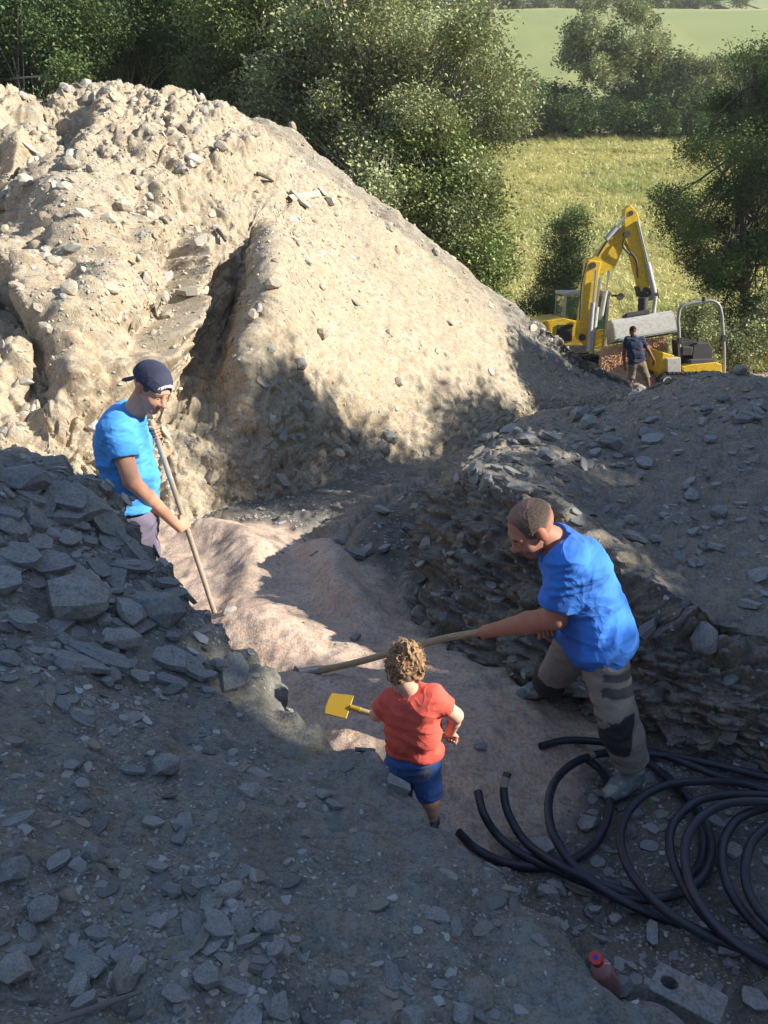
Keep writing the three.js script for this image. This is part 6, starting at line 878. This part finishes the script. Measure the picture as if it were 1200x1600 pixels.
{ // sand pouring from the bucket, and the heap it makes
  const D1 = 23.4, a = at(938, 541, D1), b = at(1042, 524, D1), n = 26000, g = new THREE.IcosahedronGeometry(0.011, 0), im = new THREE.InstancedMesh(g, std(1, 1, 1, 1), n), M = new THREE.Matrix4(), c = new THREE.Color(), gy = floorY(a.x, -D1);
  for (let i = 0; i < n; i++) { const f = rnd(), p = a.clone().lerp(b, f), stream = 0.5 + 0.5 * noise(f * 40, 3, 1), h = Math.pow(rnd(), 0.8); const y = lerp(p.y, gy, h), s = rr(0.6, 1.5); M.compose(V(p.x + rr(-0.03, 0.03), y, p.z + rr(-0.10, 0.10) * (1 + h) + 0.25 * stream), new THREE.Quaternion(), V(s, s * 1.3, s)); im.setMatrixAt(i, M); const k = 0.8 + 0.4 * stream; c.setRGB(0.66 * k, 0.43 * k, 0.29 * k); im.setColorAt(i, c); }
  im.name = 'falling_sand'; im.userData = { kind: 'stuff', label: 'curtain of orange pink sand falling from the excavator bucket', category: 'sand' }; im.castShadow = im.receiveShadow = true; scene.add(im);
  const hg = new THREE.SphereGeometry(1, 60, 20, 0, 6.2832, 0, Math.PI / 2), p = hg.attributes.position; for (let i = 0; i < p.count; i++) { const x = p.getX(i), y = p.getY(i), z = p.getZ(i), r = Math.hypot(x, z); p.setXYZ(i, x * 1.7, Math.max(-0.1, (1 - Math.pow(r, 1.1)) * 0.75 + 0.08 * noise(x * 4, 1, z * 4)), z * 1.4); } hg.computeVertexNormals();
  const hm = mesh('sand_heap', hg, std(0.44, 0.27, 0.185, 1, { map: gritA, bumpMap: gritB, bumpScale: 0.01 })); const m = at(985, 600, D1 + 0.1); hm.position.set(m.x, floorY(m.x, m.z) - 0.05, m.z); tag(hm, 'heap of pink sand under the excavator bucket', 'heap');
}
{ // small tracked dumper with a roll bar
  const D = 22.3, base = at(1085, 605, D); base.y = floorY(base.x, -D) - 0.02; const t = thing('mini_dumper', 'small yellow dumper with grey roll bar behind the right bank', 'dumper', null, base), P = (x, y, d = D) => sub(base, at(x, y, d));
  const roll = tubeBetween([P(1063, 604), P(1062, 560), P(1061, 520), P(1060, 495), P(1064, 480), P(1078, 474.5), P(1095, 471.5), P(1112, 470), P(1122, 475), P(1127, 488), P(1129, 510), P(1131, 540), P(1131.5, 585)], 0.045, 60, 10); mesh('roll_bar', roll, std(0.22, 0.22, 0.22, 0.5), t);
  for (const [x, y] of [[1130.5, 528], [1062, 532]]) { const c = mesh('bar_clamp', new RoundedBoxGeometry(0.13, 0.18, 0.12, 2, 0.02), DARK, t); c.position.copy(P(x, y)); } const bl = mesh('beacon_mount', new THREE.CylinderGeometry(0.05, 0.06, 0.1, 12), DARK, t); bl.position.copy(P(1100, 467));
  plate('body', [[1068, 574], [1078, 571], [1118, 567], [1126, 570], [1127, 592], [1068, 600]], D - 0.3, 1.0, YEL, t, base); plate('side_panel', [[1043, 561], [1062, 560], [1063, 603], [1044, 600]], D - 0.35, 0.9, LGREY, t, base);
  plate('skip', [[1036, 552], [1052, 556], [1052, 598], [1042, 600], [1032, 582]], D - 0.25, 1.1, YEL, t, base); plate('engine_cover', [[1064, 535], [1084, 533], [1086, 566], [1066, 568]], D + 0.1, 0.7, DARK, t, base);
  const seat = plate('seat', [[1084, 541], [1090, 537], [1107, 537], [1112, 545], [1112, 562], [1082, 564]], D - 0.1, 0.5, std(0.05, 0.05, 0.052, 0.8), t, base); plate('seat_cushion', [[1080, 563], [1114, 562], [1116, 568], [1080, 570]], D - 0.25, 0.6, std(0.06, 0.06, 0.062, 0.8), t, base);
  cyl('control_lever', P(1088, 545, D + 0.2), P(1090, 528, D + 0.2), 0.018, DARK, t); cyl('control_lever', P(1082, 540, D + 0.3), P(1079, 526, D + 0.3), 0.018, DARK, t); rbox('instrument_box', 0.3, 0.25, 0.3, 0.03, DARK, t, P(1072, 540).x, P(1072, 548).y, 0);
  trackPart(t, 1.5, 0.42, 0.26, P(1060, 600).x, 0.22, 0.25, 0.05); trackPart(t, 1.5, 0.42, 0.26, P(1062, 600).x, 0.22, -0.75, 0.05);
}
{ // a second yellow machine, only its nose in the frame
  const D = 17.5, base = at(1228, 600, D); base.y = floorY(base.x, -D) - 0.1; const t = thing('wheeled_dumper', 'rounded yellow machine cut off by the right edge of the picture', 'dumper', null, base);
  plate('skip', [[1238, 575], [1240, 556], [1250, 544], [1310, 540], [1312, 596], [1246, 596]], D - 0.3, 1.2, YEL, t, base); plate('chassis', [[1246, 597], [1316, 597], [1316, 606], [1246, 606]], D - 0.2, 0.9, DARK, t, base);
  for (const x of [1265, 1305]) { const w = mesh('wheel', new THREE.CylinderGeometry(0.3, 0.3, 0.25, 24), RUB, t); w.rotation.x = Math.PI / 2; const q = sub(base, at(x, 600, D)); w.position.set(q.x, 0.3, 0.35); const r = mesh('rim', new THREE.CylinderGeometry(0.15, 0.15, 0.26, 16), YEL, w); r.position.y = 0.005; }
}
{ // caged water tank
  const D = 27, c = at(841, 527, D), t = thing('caged_tank', 'white plastic tank in a metal cage left of the excavator', 'tank', null, V(c.x, c.y - 0.5, c.z));
  rbox('tank', 0.92, 0.92, 0.92, 0.06, std(0.75, 0.76, 0.78, 0.45), t, 0, 0.56, 0, 0.3); const bars = std(0.45, 0.46, 0.47, 0.4, { metalness: 0.8 });
  const cage = []; for (let i = 0; i <= 5; i++) for (const s of [-1, 1]) { const o = -0.5 + i * 0.2; let b = new THREE.CylinderGeometry(0.014, 0.014, 1.0, 6); b.translate(o, 0.55, s * 0.5); cage.push(b); b = new THREE.CylinderGeometry(0.014, 0.014, 1.0, 6); b.translate(s * 0.5, 0.55, o); cage.push(b); b = new THREE.CylinderGeometry(0.014, 0.014, 1.0, 6); b.rotateZ(Math.PI / 2); b.translate(0, 0.05 + i * 0.2, s * 0.5); cage.push(b); b = new THREE.CylinderGeometry(0.014, 0.014, 1.0, 6); b.rotateX(Math.PI / 2); b.translate(s * 0.5, 0.05 + i * 0.2, 0); cage.push(b); }
  const m = mesh('cage', mergeGeometries(cage), bars, t); m.rotation.y = 0.3; rbox('pallet', 1.1, 0.14, 1.1, 0.01, DARK, t, 0, 0.0, 0, 0.3);
  const lid = mesh('lid', new THREE.CylinderGeometry(0.11, 0.11, 0.06, 16), std(0.6, 0.06, 0.05, 0.5), t); lid.position.y = 1.04;
}
renderer.render(scene, camera);
